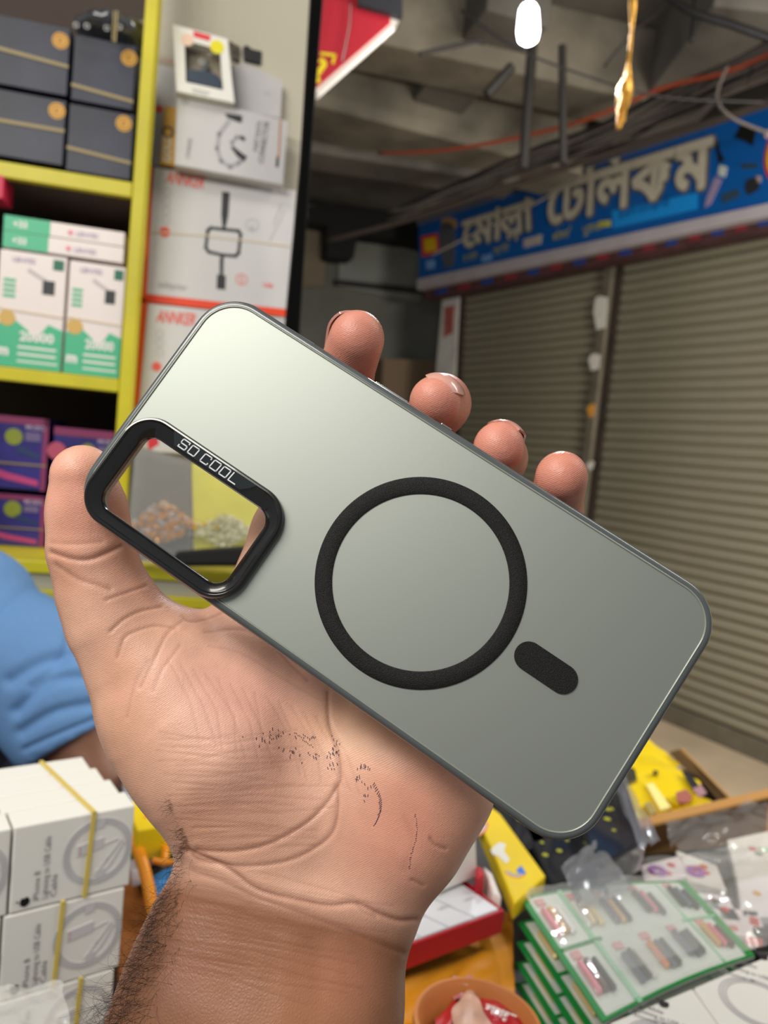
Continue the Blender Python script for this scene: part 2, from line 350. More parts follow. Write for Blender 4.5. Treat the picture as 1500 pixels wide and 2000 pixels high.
for i in range(15):
    dy = i*6-84; s_ = [(x+random.uniform(-14, 14), y+dy*(.18+.82*(k/6))+random.uniform(-9, 4)) for k, (x, y) in enumerate(base)]
    rr_ = random.choice((.006, .009, .012)); mw = random.choice((M_wire, M_wireg, M_wireg))
    wire(s_, 4.6, 2.7, rr_, mw, 'cable', '%s %s cable in the sagging bundle over the blue sign' % ({.006: 'thin', .009: 'medium', .012: 'thick'}[rr_], kinds[mw.name]), gw)
wire([(640, 470), (800, 428), (950, 378), (1120, 322), (1260, 276), (1400, 234), (1560, 176)], 4.6, 2.8, .016, mat('wire_brown', (60, 50, 44), .6), 'cable', 'thick brown cable hanging lowest, just over the top edge of the blue sign')
wire([(740, 300), (880, 292), (1040, 262), (1160, 228), (1300, 170), (1420, 140), (1540, 90)], 4.2, 2.7, .010, M_wirer, 'cable', 'rust orange cable running up to the right above the cable bundle')
wire([(1290, -20), (1350, 22), (1440, 52), (1540, 88)], 2.6, 2.4, .014, M_wire, 'cable', 'thick black cable crossing the top right corner')
wire([(1360, -20), (1356, 40), (1350, 80)], 2.7, 2.7, .010, M_wire, 'cable', 'short black cable end hanging left of the top right corner')
wire([(1180, 130), (1240, 60), (1290, 20), (1310, -20)], 2.8, 2.6, .005, M_wire, 'cable', 'thin black wire rising to the top edge right of the tinsel string')
wire([(900, 20), (1010, 95), (1150, 150), (1300, 190), (1500, 200)], 2.6, 2.6, .004, M_wire, 'cable', 'thin black wire looping below the light bulb')
wire([(1420, 130), (1400, 190), (1430, 230), (1500, 260)], 2.7, 2.6, .006, M_wireg, 'cable', 'grey cable dropping in front of the bundle near the right edge')
wire([(840, 500), (960, 440), (1040, 400), (1130, 350)], 4.3, 3.9, .007, M_wireg, 'cable', 'pale cable lying along the left part of the sign top')

# light bulb
bt = thing('light_bulb', P(1033, -30, 1.8), 'glowing white light bulb hanging under the ceiling at the top', 'bulb')
def lathe(c, ax, prof, n=20):
    ax = Vector(ax).normalized(); a = ax.orthogonal().normalized(); b = ax.cross(a); vs = []; fs = []
    for z, r_ in prof:
        for k in range(n): vs.append(Vector(c)+ax*z+(a*math.cos(2*math.pi*k/n)+b*math.sin(2*math.pi*k/n))*r_)
    for i in range(len(prof)-1):
        for k in range(n): fs.append((i*n+k, i*n+(k+1) % n, (i+1)*n+(k+1) % n, (i+1)*n+k))
    fs += [tuple(range(n))[::-1], tuple(range((len(prof)-1)*n, len(prof)*n))]
    return MB().add(vs, fs)
bc = P(1032, 50, 1.8)
bd = (P(1032, 90, 1.8)-P(1034, 0, 1.8)).normalized()
lathe(bc, bd, [(-.045, .017), (-.035, .022), (-.01, .0245), (.015, .026), (.032, .0225), (.040, .013), (.043, .001)]).build('glass_globe', mat('bulb_glow', (240, 244, 255), .4, emit=14), bt, smooth=True)
lathe(bc, bd, [(-.075, .013), (-.05, .016), (-.045, .017)]).build('screw_base', mat('brass', (190, 160, 90), .4, metal=.8), bt, smooth='auto')
MB().tube([bc-bd*.07, bc-bd*.2, Vector((bc.x-.05, bc.y, 3.5))], .004, 8).build('cord', M_wire, bt, smooth=True)
pl = bpy.data.lights.new('bulb_light', 'POINT'); pl.energy = 24; pl.color = (.93, .96, 1); pl.shadow_soft_size = .05
po = bpy.data.objects.new('bulb_light', pl); COL.objects.link(po); po.location = bc+bd*.09

# gold tinsel string
tt = thing('tinsel_string', P(1236, -60, 1.5), 'golden tinsel string dangling from the ceiling at the upper right', 'decoration')
M_gold = mat('gold_foil', (212, 158, 62), .35, metal=.5, noise=.3, nscale=60, bump=1, bscale=150)
MB().tube([P(1238, -60, 1.5), P(1236, 10, 1.5), P(1234, 60, 1.5), P(1228, 120, 1.5)], [.004, .008, .003, .004], 8).build('string', M_gold, tt, smooth=True)
MB().tube([P(1228, 120, 1.5), P(1226, 150, 1.5), P(1221, 175, 1.5), P(1216, 200, 1.5), P(1212, 225, 1.5), P(1208, 252, 1.5)], [.003, .008, .016, .014, .008, .005], 9).build('tassel', M_gold, tt, smooth='auto')
for k in range(7):
    x0 = 1214+random.uniform(-6, 9); MB().tube([P(1224, 150+random.uniform(-8, 8), 1.49), P(x0+6, 185, 1.485), P(x0-3, 225+random.uniform(-15, 20), 1.49)], .0016, 5).build('strand', M_gold, tt)

# ------------------------------------------------------------------ left stall: pillar wall, black post, hanging red sign
PW = vert_frame(450, 300, 1.22, 7500)
pw = MB().px(PW, [(302, -60), (628, -60), (600, 420), (540, 1150), (236, 1150), (268, 500)], -.3, 0).build('wall_left', mat('cream_plaster', (188, 182, 166), .8, noise=.08, nscale=3, bump=.15, bscale=30), kind='structure')
PB = vert_frame(600, 300, 1.17, 7500)
MB().px(PB, [(612, -60), (636, -60), (608, 300), (586, 640), (560, 1150), (528, 1150), (558, 640), (590, 300)], -.02, .02).build('stall_post', mat('post_black', (5, 5, 6), .85, spec=.1), bevel=.003, label='straight black metal post at the right edge of the cream pillar', cat='post')
RS = vert_frame(690, 80, 1.75, 7500)
rs = thing('hanging_sign', RS.w(0, 0, 0), 'red pointed sign with white border and yellow lettering beside the black post', 'sign')
MB().px(RS, [(560, -120), (778, -60), (778, 46), (780, 40), (624, 182), (560, 200)], -.03, 0).build('sign_border', mat('rs_white', (214, 206, 196), .5), rs)
MB().px(RS, [(560, -120), (766, -60), (762, 46), (622, 168), (560, 190)], 0, .003).build('sign_face', mat('rs_red', (176, 20, 40), .5), rs)
MB().px(RS, [(700, -120), (786, -120), (786, 32), (700, 8)], -.05, .02).build('black_cap', mat('rs_dark', (40, 40, 46), .5), rs)
mb = MB(); u, v = RS.uv(624, 134, .004); put_text(mb, RS, '?', u-.012, v-.028, .075, .005, ang=-.15, bold=.03); mb.build('yellow_lettering', mat('rs_yel', (230, 206, 20), .5), rs)
MB().stroke(RS, [RS.uv(628, 105, .004), RS.uv(654, 108, .004), RS.uv(650, 122, .004)], .006, .003, .005).build('yellow_lettering', mat('rs_yel', (0, 0, 0)), rs)
MB().tube([RS.w(*RS.uv(684, 10, .01), .012), RS.w(*RS.uv(682, 50, .01), .012), RS.w(*RS.uv(668, 120, .01), .012)], .002, 6).build('wire', M_wireg, rs)

# ------------------------------------------------------------------ shelf unit with yellow edges
SF = vert_frame(262, 500, 1.10, 7500)
def sp(x, y, h=0): return SF.uv(x, y, h)
zt = 3.0
sh = thing('shelf_unit', SF.w(-.4, sp(150, 1180)[1], -.1), 'display shelves with yellow painted front edges along the left side', 'shelf')
postL = sp(268, 200)[0]; postR = sp(302, 200)[0]
postL, postR = (sp(273, 40)[0]+sp(262, 330)[0]+sp(243, 700)[0])/3, (sp(305, 40)[0]+sp(288, 330)[0]+sp(262, 700)[0])/3
bot = sp(150, 1112)[1]
MB().rect(SF, postL, bot, postR, .62, -.05, 0).build('upright', M_yel, sh, bevel=.002)
M_dkwood = mat('shelf_inside', (66, 52, 44), .7, noise=.15, nscale=6)
MB().rect(SF, -.75, bot-.1, postL-.004, .62, -.32, -.3).build('back_panel', M_dkwood, sh)
def shelf_board(yl, yr, t_):
    a = sp(0, yl); b = sp(250, yr); v = (a[1]+b[1])/2
    MB().rect(SF, -.75, v-t_, postL, v, -.3, -.012).build('shelf_board', M_dkwood, sh)
    MB().rect(SF, -.75, v-t_, postL-.0005, v, -.012, .002).build('board_edge', M_yel, sh, bevel=.0015)
    return v
v1 = shelf_board(308, 362, .021); v2 = shelf_board(716, 742, .019)
# bottom boards run on past the upright
LB = vert_frame(250, 1112, 1.06, 7500)
for yl, t_, m_ in ((1106, .017, M_yel), (1126, .026, mat('shelf_white_edge', (176, 170, 150), .6, noise=.1, nscale=8)), (1162, .016, M_yel)):
    v = LB.uv(250, yl)[1]; MB().rect(LB, -.75, v-t_, .34, v, -.28, 0 if m_ is M_yel else -.006).build('board_edge', m_, sh, bevel=.0015)
vlb = LB.uv(250, 1106)[1]
v = LB.uv(250, 1190)[1]; MB().rect(LB, -.75, v-.5, .34, v, -.25, -.08).build('dark_base', mat('base_dark', (36, 34, 34), .7), sh)

def shelf_box(name, pts, depth, m, label, group, cat='box', fr=SF, front=-.008, bevel=.0012):
    us = [fr.uv(x, y, front) for x, y in pts]
    u0 = (us[0][0]+us[3][0])/2; u1 = (us[1][0]+us[2][0])/2; b = (us[2][1]+us[3][1])/2; t_ = (us[0][1]+us[1][1])/2
    if fr is SF: u0 += .0012; u1 = min(u1-.0012, postL-.0015); b = max(b, LB.o.z+vlb-SF.o.z+.0005)
    th = thing(name, fr.w((u0+u1)/2, b, front-depth/2), label, cat, group)
    MB().rect(fr, u0, b, u1, t_, front-depth, front).build('carton', m, th, bevel=bevel)
    return th, u0, b, u1, t_
# four dark boxes with gold badge and rubber band
M_navy = mat('navy_glossy', (44, 48, 64), .42, noise=.55, nscale=9, spec=.35)
M_goldp = mat('gold_badge', (206, 150, 30), .45)
M_tanband = mat('tan_band', (150, 132, 86), .5)
def navy(pts, bx, by, band, label):
    th, u0, b, u1, t_ = shelf_box('dark_box', pts, .14, M_navy, label, 'dark glossy boxes on the top shelf', front=-.006)
    u, v = SF.uv(bx, by, -.005)
    MB().disc(SF, u, v, .011, -.006, -.0055).build('gold_badge', M_goldp, th)
    mb = MB(); mb.ring(SF, u, v, .0085, .0075, -.0056, -.0052, 24); put_text(mb, SF, '5', u-.0025, v-.003, .009, -.0051, bold=.02); mb.build('badge_print', mat('badge_brown', (120, 80, 10), .5), th)
    (x0, y0), (x1, y1) = [SF.uv(x, y, -.005) for x, y in band]
    MB().prism(SF, [(u0, y0), (u1, y1), (u1, y1+.0045), (u0, y0+.0045)], -.006, -.0047).build('rubber_band', M_tanband, th)
navy([(-14, 22), (140, 58), (132, 190), (-14, 160)], 118, 79, [(0, 97), (134, 134)], 'dark glossy box with gold badge, upper left of the four')
navy([(144, 64), (270, 92), (260, 218), (136, 192)], 252, 113, [(134, 167), (260, 202)], 'dark glossy box with gold badge, upper right of the four')
navy([(-14, 168), (131, 200), (124, 326), (-14, 300)], 111, 216, [(0, 238), (128, 260)], 'dark glossy box with gold badge, lower left of the four')
navy([(134, 201), (264, 224), (256, 354), (126, 330)], 242, 241, [(128, 290), (256, 322)], 'dark glossy box with gold badge, lower right of the four')
# crinkled plastic packet on top
th = thing('plastic_packet', P(205, 60, 1.09), 'crinkled clear-wrapped dark packet lying on top of the dark boxes', 'packet')
mb = MB(); N = 14; vs = []; fs = []
for j in range(8):
    for i in range(N+1):
        s_ = i/N; t_ = j/7; x = 142+133*s_; y = 4+8*s_+(58+22*s_)*t_
        vs.append(SF.w(*SF.uv(x, y, 0), -.03+.05*math.sin(math.pi*min(1, t_*1.1))*math.sin(math.pi*(.1+.8*s_))+random.uniform(-.005, .005)))
for j in range(7):
    for i in range(N): a = j*(N+1)+i; fs.append((a, a+N+1, a+N+2, a+1))
mb.add(vs, fs); o = mb.build('wrapping', mat('packet_dark', (66, 68, 74), .12, coat=1, noise=.3, nscale=30), th, smooth=True); sd = o.modifiers.new('solid', 'SOLIDIFY'); sd.thickness = .004; sd.offset = -1
MB().stroke(SF, [SF.uv(228, 20, .03), SF.uv(224, 78, .03)], .0022, .024, .027).stroke(SF, [SF.uv(222, 20, .03), SF.uv(219, 76, .03)], .0015, .024, .027).build('rubber_band', M_tanband, th)
for (x, y) in ((147, 44), (168, 46), (207, 50), (232, 48)):
    u, v = SF.uv(x, y, .03); MB().ring(SF, u, v, .0035, .0026, .022, .024, 14).build('snap_ring', mat('snap', (220, 220, 220), .2, metal=.6), th)

# white and green charger boxes
M_wpink = mat('box_pinkwhite', (238, 226, 222), .4); M_green = mat('box_green', (74, 186, 140), .45); M_dkgreen = mat('box_dkgreen', (30, 110, 84), .5)
for k, (pts, sx, lab) in enumerate((([(6, 417), (246, 456), (244, 484), (6, 447)], 96, 'white and green charger box lying flat, topmost on the standing pair'), ([(4, 448), (245, 485), (242, 516), (4, 480)], 94, 'white and green charger box lying flat under the topmost one'))):
    th, u0, b, u1, t_ = shelf_box('charger_box', pts, .15, M_wpink, lab, 'white and green charger boxes on the middle shelf', front=-.004)
    us = SF.uv(sx, 460, 0)[0]; MB().rect(SF, u0, b, us, t_, -.004, -.0035).build('green_panel', M_green, th)
    mb = MB(); put_text(mb, SF, '+33', u0+.012, b+(t_-b)*.3, .012, -.0032, bold=.04); mb.build('white_lettering', M_white, th)
    mb = MB(); put_text(mb, SF, 'LENYES', us+.035, b+(t_-b)*.3, .009, -.0032, bold=.01); mb.build('lilac_lettering', mat('lilac', (170, 150, 190), .5), th)
    MB().disc(SF, us+.027, b+(t_-b)*.45, .0035, -.004, -.0033).build('pink_dot', mat('pinkdot', (230, 140, 160), .5), th)
for k, (pts, lab) in enumerate((([(-8, 482), (130, 506), (122, 728), (-8, 712)], 'upright white charger box with green lower half, left of the pair'), ([(132, 507), (252, 524), (241, 739), (124, 729)], 'upright white charger box with green lower half, right of the pair'))):
    th, u0, b, u1, t_ = shelf_box('charger_box', pts, .12, M_wpink, lab, 'white and green charger boxes on the middle shelf', front=-.004)
    W_, H_ = u1-u0, t_-b; q = lambda s, t: (u0+W_*s, b+H_*t)
    MB().prism(SF, [q(0, 0), q(1, 0), q(1, .36), q(.78, .40), q(.62, .27), q(.36, .38), q(.25, .42), q(0, .36)], -.004, -.0034).build('green_panel', M_green, th)
    mb = MB(); mb.rect(SF, *q(.66, .66), *q(.84, .78), -.004, -.0034); mb.build('adapter_picture', mat('pic_dark', (44, 48, 52), .5), th)
    mb = MB(); mb.prism(SF, [q(.42, .84), q(.45, .87), q(.72, .79), q(.70, .76)], -.004, -.0034); mb.build('cable_picture', mat('pic_grey', (196, 188, 188), .5), th)
    mb = MB(); mb.rect(SF, *q(.8, .88), *q(.96, .97), -.004, -.0034)
    mb.build('corner_mark', M_dkgreen, th)
    mb = MB()
    for i in range(4): mb.rect(SF, *q(.08, .60+i*.045), *q(.26, .625+i*.045), -.004, -.0034)
    mb.build('green_lettering', M_green, th)
    u, v = q(.16, .42); MB().disc(SF, u, v, .011, -.0034, -.0030, n=16).build('gold_seal', mat('seal', (214, 176, 96), .5), th)
    mb = MB(); u, v = q(.36, .24); put_text(mb, SF, '20000', u, v, .018, -.0030, bold=.04, width=W_*.52); mb.rect(SF, *q(.34, .17), *q(.92, .19), -.0034, -.003); mb.rect(SF, *q(.34, .11), *q(.92, .13), -.0034, -.003); mb.rect(SF, *q(.34, .05), *q(.95, .065), -.0034, -.003)
    u, v = q(.04, .1); put_text(mb, SF, 'm', u, v, .02, -.0030, bold=.05); mb.build('white_lettering', M_white, th)
    mb = MB(); u, v = q(.2, .91); put_text(mb, SF, 'LENYES', u, v, .009, -.0030, bold=.01); mb.build('lilac_lettering', mat('lilac', (0, 0, 0)), th)
    MB().prism(SF, [q(0, .49), q(1, .47), q(1, .485), q(0, .505)], -.0034, -.0028).build('rubber_band', mat('pale_band', (226, 208, 180), .5), th)
th, *_ = shelf_box('red_box', [(-30, 336), (10, 342), (8, 388), (-30, 384)], .05, mat('red_carton', (200, 34, 70), .5), 'small red box cut off at the left edge under the top shelf', None, front=.002)

# purple boxes
M_pur = mat('box_purple', (54, 46, 130), .35, noise=.45, nscale=14, coat=.3); M_mag = mat('box_magenta', (140, 56, 100), .4)
M_lime = mat('lime_seal', (140, 150, 50), .5); M_pk = mat('pink_print', (196, 70, 130), .5)
PG = 'purple and magenta gadget boxes on the lower shelf'
for pts, lab in (([(-60, 806), (96, 818), (92, 958), (-60, 950)], 'purple gadget box with lime seal, upper left on the lower shelf'),
                 ([(102, 832), (238, 846), (226, 1000), (98, 985)], 'magenta-topped purple gadget box behind the thumb'),
                 ([(-60, 962), (92, 968), (86, 1100), (-60, 1095)], 'purple gadget box with lime seal, under the upper left one'),
                 ([(96, 990), (226, 1003), (220, 1106), (94, 1102)], 'purple gadget box mostly hidden behind the thumb')):
    th, u0, b, u1, t_ = shelf_box('gadget_box', pts, .13, M_pur, lab, PG, front=-.03)
    W_, H_ = u1-u0, t_-b; q = lambda s, t: (u0+W_*s, b+H_*t)
    MB().rect(SF, *q(0, .9), *q(1, 1), -.03, -.0294).rect(SF, *q(.93, 0), *q(1, 1), -.03, -.0294).build('magenta_edge', M_mag, th)
    u, v = q(.55, .72); MB().disc(SF, u, v, .012, -.03, -.0292).build('lime_seal', M_lime, th)
    MB().prism(SF, [q(.58, .52), q(.9, .42), q(.9, .5), q(.6, .62)], -.03, -.0292).build('phone_picture', mat('pic_blue', (46, 62, 110), .4), th)
    MB().prism(SF, [q(.1, .24), q(.5, .12), q(.9, .06), q(.9, .14), q(.5, .22), q(.1, .34)], -.03, -.0292).build('pink_swoosh', M_pk, th)
    mb = MB(); u, v = q(.7, .84); put_text(mb, SF, 'MUSIC', u, v, .009, -.029, bold=.03)
    for i in range(4): mb.rect(SF, *q(.7, .78-i*.03), *q(.9, .79-i*.03), -.03, -.029)
    mb.build('white_lettering', mat('lav_print', (180, 160, 190), .5), th)
    u, v = q(.06, .7); MB().disc(SF, u, v, .013, -.03, -.0292).build('pink_dot', mat('pk_dot', (190, 80, 110), .5), th)
    MB().rect(SF, *q(0, .34), *q(1, .365), -.03, -.0288).build('rubber_band', M_tanband, th)

# zip bags of small metal parts standing on the ledge
BG = vert_frame(380, 1000, 1.03, 7500)
def bag(name, pts, m, bits, pal, label, seed, area_px):
    bits = int(bits*1.5)
    rnd = random.Random(seed); c_ = [BG.uv(x, y, 0) for x, y in pts]
    th = thing(name, BG.w(sum(p[0] for p in c_)/len(c_), min(p[1] for p in c_), -.01), label, 'bag', 'zip bags of small metal parts on the ledge')
    MB().prism(BG, c_, -.022, -.020).build('bag_back', m[0], th)
    MB().prism(BG, c_, -.001, 0).build('bag_front', m[1], th)
    mb = [MB() for _ in pal]
    for i in range(bits):
        x = rnd.gauss(area_px[0], area_px[2]); y = area_px[1]+rnd.uniform(-1, .6)*area_px[3]*math.exp(-((x-area_px[0])/area_px[2]/1.6)**2); y = min(y, area_px[4]); h = rnd.uniform(-.019, -.004)
        u, v = BG.uv(x, y, 0); a = rnd.uniform(0, 6.28); f2 = Frame(BG.w(u, v, h), (math.cos(a), rnd.uniform(-1, 1), math.sin(a)), (rnd.uniform(-1, 1), 1, rnd.uniform(-.5, 1)))
        mb[i % len(pal)].ring(f2, 0, 0, .0046, .0024, 0, .0016, 8)
    for k, p in enumerate(pal): mb[k].build('metal_parts', p, th, kind='stuff')
M_bitg = mat('brass_bits', (236, 168, 48), .3, metal=.25); M_bits = mat('steel_bits', (225, 222, 226), .3, metal=.15)
bag('zip_bag', [(262, 872), (372, 900), (378, 1100), (246, 1100)], (mat('bag_grey', (120, 116, 104), .5), mat('bag_film', (190, 190, 188), .2, alpha=.22, spec=1, bump=1, bscale=40)), 360, [M_bitg, M_bitg, M_bits], 'clear grey zip bag holding brass rings, seen through the camera opening', 5, (318, 1030, 28, 45, 1075))
bag('zip_bag', [(374, 905), (560, 930), (560, 1096), (380, 1096)], (mat('bag_yellow', (232, 224, 110), .5, noise=.08, nscale=20), mat('bag_film_y', (240, 236, 150), .2, alpha=.2, spec=1, bump=1, bscale=40)), 260, [M_bits, M_bits, mat('grey_bits', (150, 146, 150), .4, metal=.3)], 'pale yellow zip bag holding silver rings, right of the grey bag', 6, (440, 1045, 26, 35, 1072))
MB().px(BG, [(286, 848), (306, 845), (310, 868), (290, 880)], -.04, -.03).build('red_tag', mat('red_tag', (214, 50, 60), .5), label='small red and teal tag just under the top rim of the camera opening', cat='tag')
MB().px(BG, [(340, 1080), (400, 1074), (570, 1062), (570, 1108), (340, 1108)], .002, .02).build('black_pouch', mat('pouch', (12, 12, 13), .6), bevel=.006, label='flat black pouch lying on the ledge below the yellow zip bag', cat='pouch')
WB = vert_frame(300, 1250, 1.0, 7500)

# ------------------------------------------------------------------ boxes leaning on the pillar
def tilt_frame(px, py, d, x2, y2, ang_h=7500, lean=.06):
    """upright plane leaning back, its level axis along two pixels"""
    f0 = vert_frame(px, py, d, ang_h); a = f0.uv(px, py); b = f0.uv(x2, y2)
    x = f0.w(*b)-f0.w(*a); y = f0.y*math.cos(lean)-f0.n*math.sin(lean)
    return Frame(f0.w(*a), x, y)
def loose_box(name, fr, pts, t_, m, label, cat='box', group=None, bevel=.0015, part='carton'):
    c_ = [fr.uv(x, y, 0) for x, y in pts]; th = thing(name, fr.w(sum(p[0] for p in c_)/len(c_), min(p[1] for p in c_), -t_/2), label, cat, group)
    MB().prism(fr, c_, -t_, 0).build(part, m, th, bevel=bevel); return th
def pxr(mb, fr, pts, h=.0004): return mb.px(fr, pts, -.0001, h)
A_ = tilt_frame(300, 326, 1.175, 576, 372)
M_silver = mat('silverwhite', (214, 212, 214), .3, noise=.06, nscale=6, coat=.4)
bx = loose_box('cable_box', A_, [(300, 325), (578, 372), (562, 612), (284, 582)], .03, M_silver, 'big white and orange box with a black adapter cable picture on the pillar', group='white and orange adapter boxes stacked on the pillar')
mb = MB(); pxr(mb, A_, [(284, 324), (300, 325), (286, 582), (270, 580)]); mb.px(A_, [(284, 324), (300, 325), (286, 582), (270, 580)], -.03, -.0001); mb.build('orange_side', M_orange, bx)
mb = MB(); pxr(mb, A_, [(285, 574), (562, 604), (561, 618), (284, 590)], .0008); mb.build('orange_band', mat('orange_red', (236, 66, 20), .5), bx)
MD = mat('pic_black', (38, 38, 42), .5)
mb = MB()
for pts in ([(434, 374), (449, 376), (446, 420), (442, 440), (434, 440), (432, 418)], [(424, 536), (441, 538), (440, 566), (423, 564)], [(429, 506), (437, 506), (436, 538), (429, 538)]): pxr(mb, A_, pts)
L_ = [(438, 440), (437, 448), (466, 451), (470, 458), (466, 494), (460, 500), (434, 498), (408, 492), (402, 484), (406, 450), (412, 445), (437, 448)]
mb.stroke(A_, [A_.uv(x, y, .0004) for x, y in L_], .0048, 0, .0006); mb.stroke(A_, [A_.uv(434, 498), A_.uv(433, 508)], .005, 0, .0006); mb.build('adapter_picture', MD, bx)
MO = mat('orange_print', (240, 96, 76), .5); mb = MB(); u, v = A_.uv(322, 356, 0); put_text(mb, A_, 'ANNKER', u, v, .026, .0006, shear=.2, bold=.02, width=.058); mb.build('orange_lettering', MO, bx)
mb = MB()
for x, y, r_ in ((322, 453, .008), (472, 546, .009)):
    u, v = A_.uv(x, y, 0); (mb.disc(A_, u, v, r_, 0, .0006) if r_ < .0085 else mb.ring(A_, u, v, r_, r_-.0012, 0, .0006, 24))
u, v = A_.uv(468, 552, 0); put_text(mb, A_, 'S', u, v, .014, .0006)
u, v = A_.uv(514, 560, 0); put_text(mb, A_, 'USB', u, v, .009, .0006, bold=.02)
mb.build('orange_print', MO, bx)
mb = MB()
for y in (376, 394, 412, 430): u, v = A_.uv(325+(412-y)*.03, y, 0); mb.ring(A_, u, v, .006, .0052, 0, .0005, 18)
u, v = A_.uv(310, 560, 0); put_text(mb, A_, 'adapter', u, v, .014, .0006, bold=.01); u, v = A_.uv(478, 444, 0); mb.ring(A_, *A_.uv(493, 440, 0), .010, .009, 0, .0005, 20); put_text(mb, A_, 'A', u+.007, v-.004, .013, .0006)
mb.stroke(A_, [A_.uv(528, 470, 0), A_.uv(548, 430, 0), A_.uv(556, 410, 0)], .001, 0, .0006).stroke(A_, [A_.uv(534, 440, 0), A_.uv(550, 400, 0)], .001, 0, .0006)
mb.build('grey_lettering', M_print, bx)
MB().stroke(A_, [A_.uv(292, 452, .001), A_.uv(400, 460, .001), A_.uv(566, 480, .001)], .002, .0006, .0012).build('rubber_band', mat('pale_band', (0, 0, 0)), bx)
A2 = tilt_frame(285, 592, 1.17, 562, 622)
bx = loose_box('cable_box', A2, [(288, 592), (562, 622), (548, 900), (262, 880)], .03, M_silver, 'white and orange box lower in the pillar stack, mostly behind the phone case', group='white and orange adapter boxes stacked on the pillar')
mb = MB(); mb.px(A2, [(268, 590), (288, 592), (264, 880), (244, 878)], -.03, .0003); mb.build('orange_side', M_orange, bx)
mb = MB(); u, v = A2.uv(304, 628, 0); put_text(mb, A2, 'ANNKER', u, v, .026, .0006, shear=.2, bold=.02, width=.058); mb.disc(A2, *A2.uv(306, 716, 0), .007, 0, .0006); mb.build('orange_lettering', MO, bx)
mb = MB()
for y in (652, 670, 688): mb.ring(A2, *A2.uv(312, y, 0), .006, .0052, 0, .0005, 18)
mb.build('grey_lettering', M_print, bx)
# grey white box with curled cable picture
B_ = tilt_frame(346, 180, 1.15, 562, 236)
bx = loose_box('cable_box', B_, [(346, 181), (562, 236), (553, 362), (340, 322)], .022, mat('palegrey_card', (206, 204, 206), .35, noise=.04, nscale=8), 'pale grey box with a curled cable picture, on top of the orange adapter boxes')
mb = MB(); c0 = [B_.uv(x, y, 0) for x, y in [(446, 238), (428, 262), (424, 290), (432, 314), (450, 326), (466, 318), (478, 306)]]; mb.stroke(B_, c0, .006, 0, .0005); c0 = [B_.uv(x, y, 0) for x, y in [(474, 268), (462, 268), (453, 278), (455, 290), (464, 300)]]; mb.stroke(B_, c0, .005, 0, .0005); mb.build('cable_picture', mat('pic_lgrey', (170, 168, 172), .5), bx)
mb = MB()
for pts in ([(440, 221), (473, 226), (472, 240), (462, 237), (443, 229)], [(470, 264), (480, 270), (476, 276), (468, 270)], [(452, 288), (456, 286), (482, 306), (477, 316), (462, 304)]): pxr(mb, B_, pts, .0007)
mb.build('plug_picture', MD, bx)
mb = MB(); u, v = B_.uv(514, 320, 0); put_text(MB(), B_, 'CONNECTOR', u, v, .012, .0006, ang=math.pi/2, bold=.02, width=.065).build('grey_lettering', mat('grey_text', (128, 124, 128), .5), bx); u, v = B_.uv(502, 296, 0); put_text(MB(), B_, 'FAST DATA', u, v, .009, .0006, ang=math.pi/2, bold=.02).build('grey_lettering', mat('grey_text', (128, 124, 128), .5), bx)
u, v = B_.uv(370, 310, 0); put_text(MB(), B_, 'CHARGE', u, v, .009, .0006, ang=math.pi/2, width=.03).build('grey_lettering', mat('grey_text', (128, 124, 128), .5), bx); mb.ring(B_, *B_.uv(362, 198, 0), .004, .003, 0, .0005, 16); mb.build('grey_mark', mat('grey_text', (128, 124, 128), .5), bx)
mb = MB(); pxr(mb, B_, [(546, 234), (550, 235), (546, 310), (542, 310)]); mb.build('orange_stripe', mat('stripe_brown', (190, 130, 100), .5), bx)
mb = MB(); pxr(mb, B_, [(540, 305), (545, 305), (544, 326), (538, 326)]); mb.build('dark_stripe', MD, bx)
# small window box
W_f = tilt_frame(338, 47, 1.13, 445, 76)
bx = thing('window_box', W_f.w(*W_f.uv(400, 190), -.01), 'small white window box with yellow and red stickers, topmost on the pillar', 'box')
out_ = [W_f.uv(x, y) for x, y in [(337, 47), (444, 76), (458, 201), (345, 178)]]; inn = [W_f.uv(x, y) for x, y in [(360, 78), (430, 97), (436, 176), (363, 160)]]
for k in range(4): MB().prism(W_f, [out_[k], out_[(k+1) % 4], inn[(k+1) % 4], inn[k]], -.025, 0).build('card_frame', M_white, bx)
MB().prism(W_f, inn, -.024, -.022).build('card_back', mat('window_back', (134, 124, 108), .5), bx)
MB().px(W_f, [(364, 134), (378, 136), (400, 138), (424, 146), (434, 158), (434, 174), (400, 167), (366, 158)], -.021, -.004).build('earphone_case', mat('slate', (52, 66, 84), .3), bx, bevel=.003)
MB().tube([W_f.w(*W_f.uv(396, 138), -.012), W_f.w(*W_f.uv(404, 112), -.012)], .004, 8).build('stalk', mat('slate2', (90, 96, 100), .4), bx)
mb = MB(); mb.ring(W_f, *W_f.uv(394, 114), .0045, .0033, -.010, -.009, 16); mb.ring(W_f, *W_f.uv(410, 98), .0035, .0025, -.010, -.009, 16); mb.build('ring_loops', mat('snap', (0, 0, 0)), bx)
mb = MB(); mb.disc(W_f, *W_f.uv(424, 92), .010, 0, .0006); mb.build('yellow_sticker', mat('stk_y', (234, 222, 30), .5), bx)
MB().disc(W_f, *W_f.uv(366, 78), .009, 0, .0006).build('peach_sticker', mat('stk_p', (240, 206, 186), .5), bx)
MB().px(W_f, [(378, 60), (412, 70), (409, 80), (378, 71)], 0, .0006).build('red_sticker', mat('stk_r', (226, 50, 64), .5), bx)
mb = MB(); mb.px(W_f, [(376, 172), (410, 180), (410, 182), (376, 174)], 0, .0005).px(W_f, [(376, 177), (406, 184), (406, 186), (376, 179)], 0, .0005); mb.build('grey_lettering', M_print, bx)
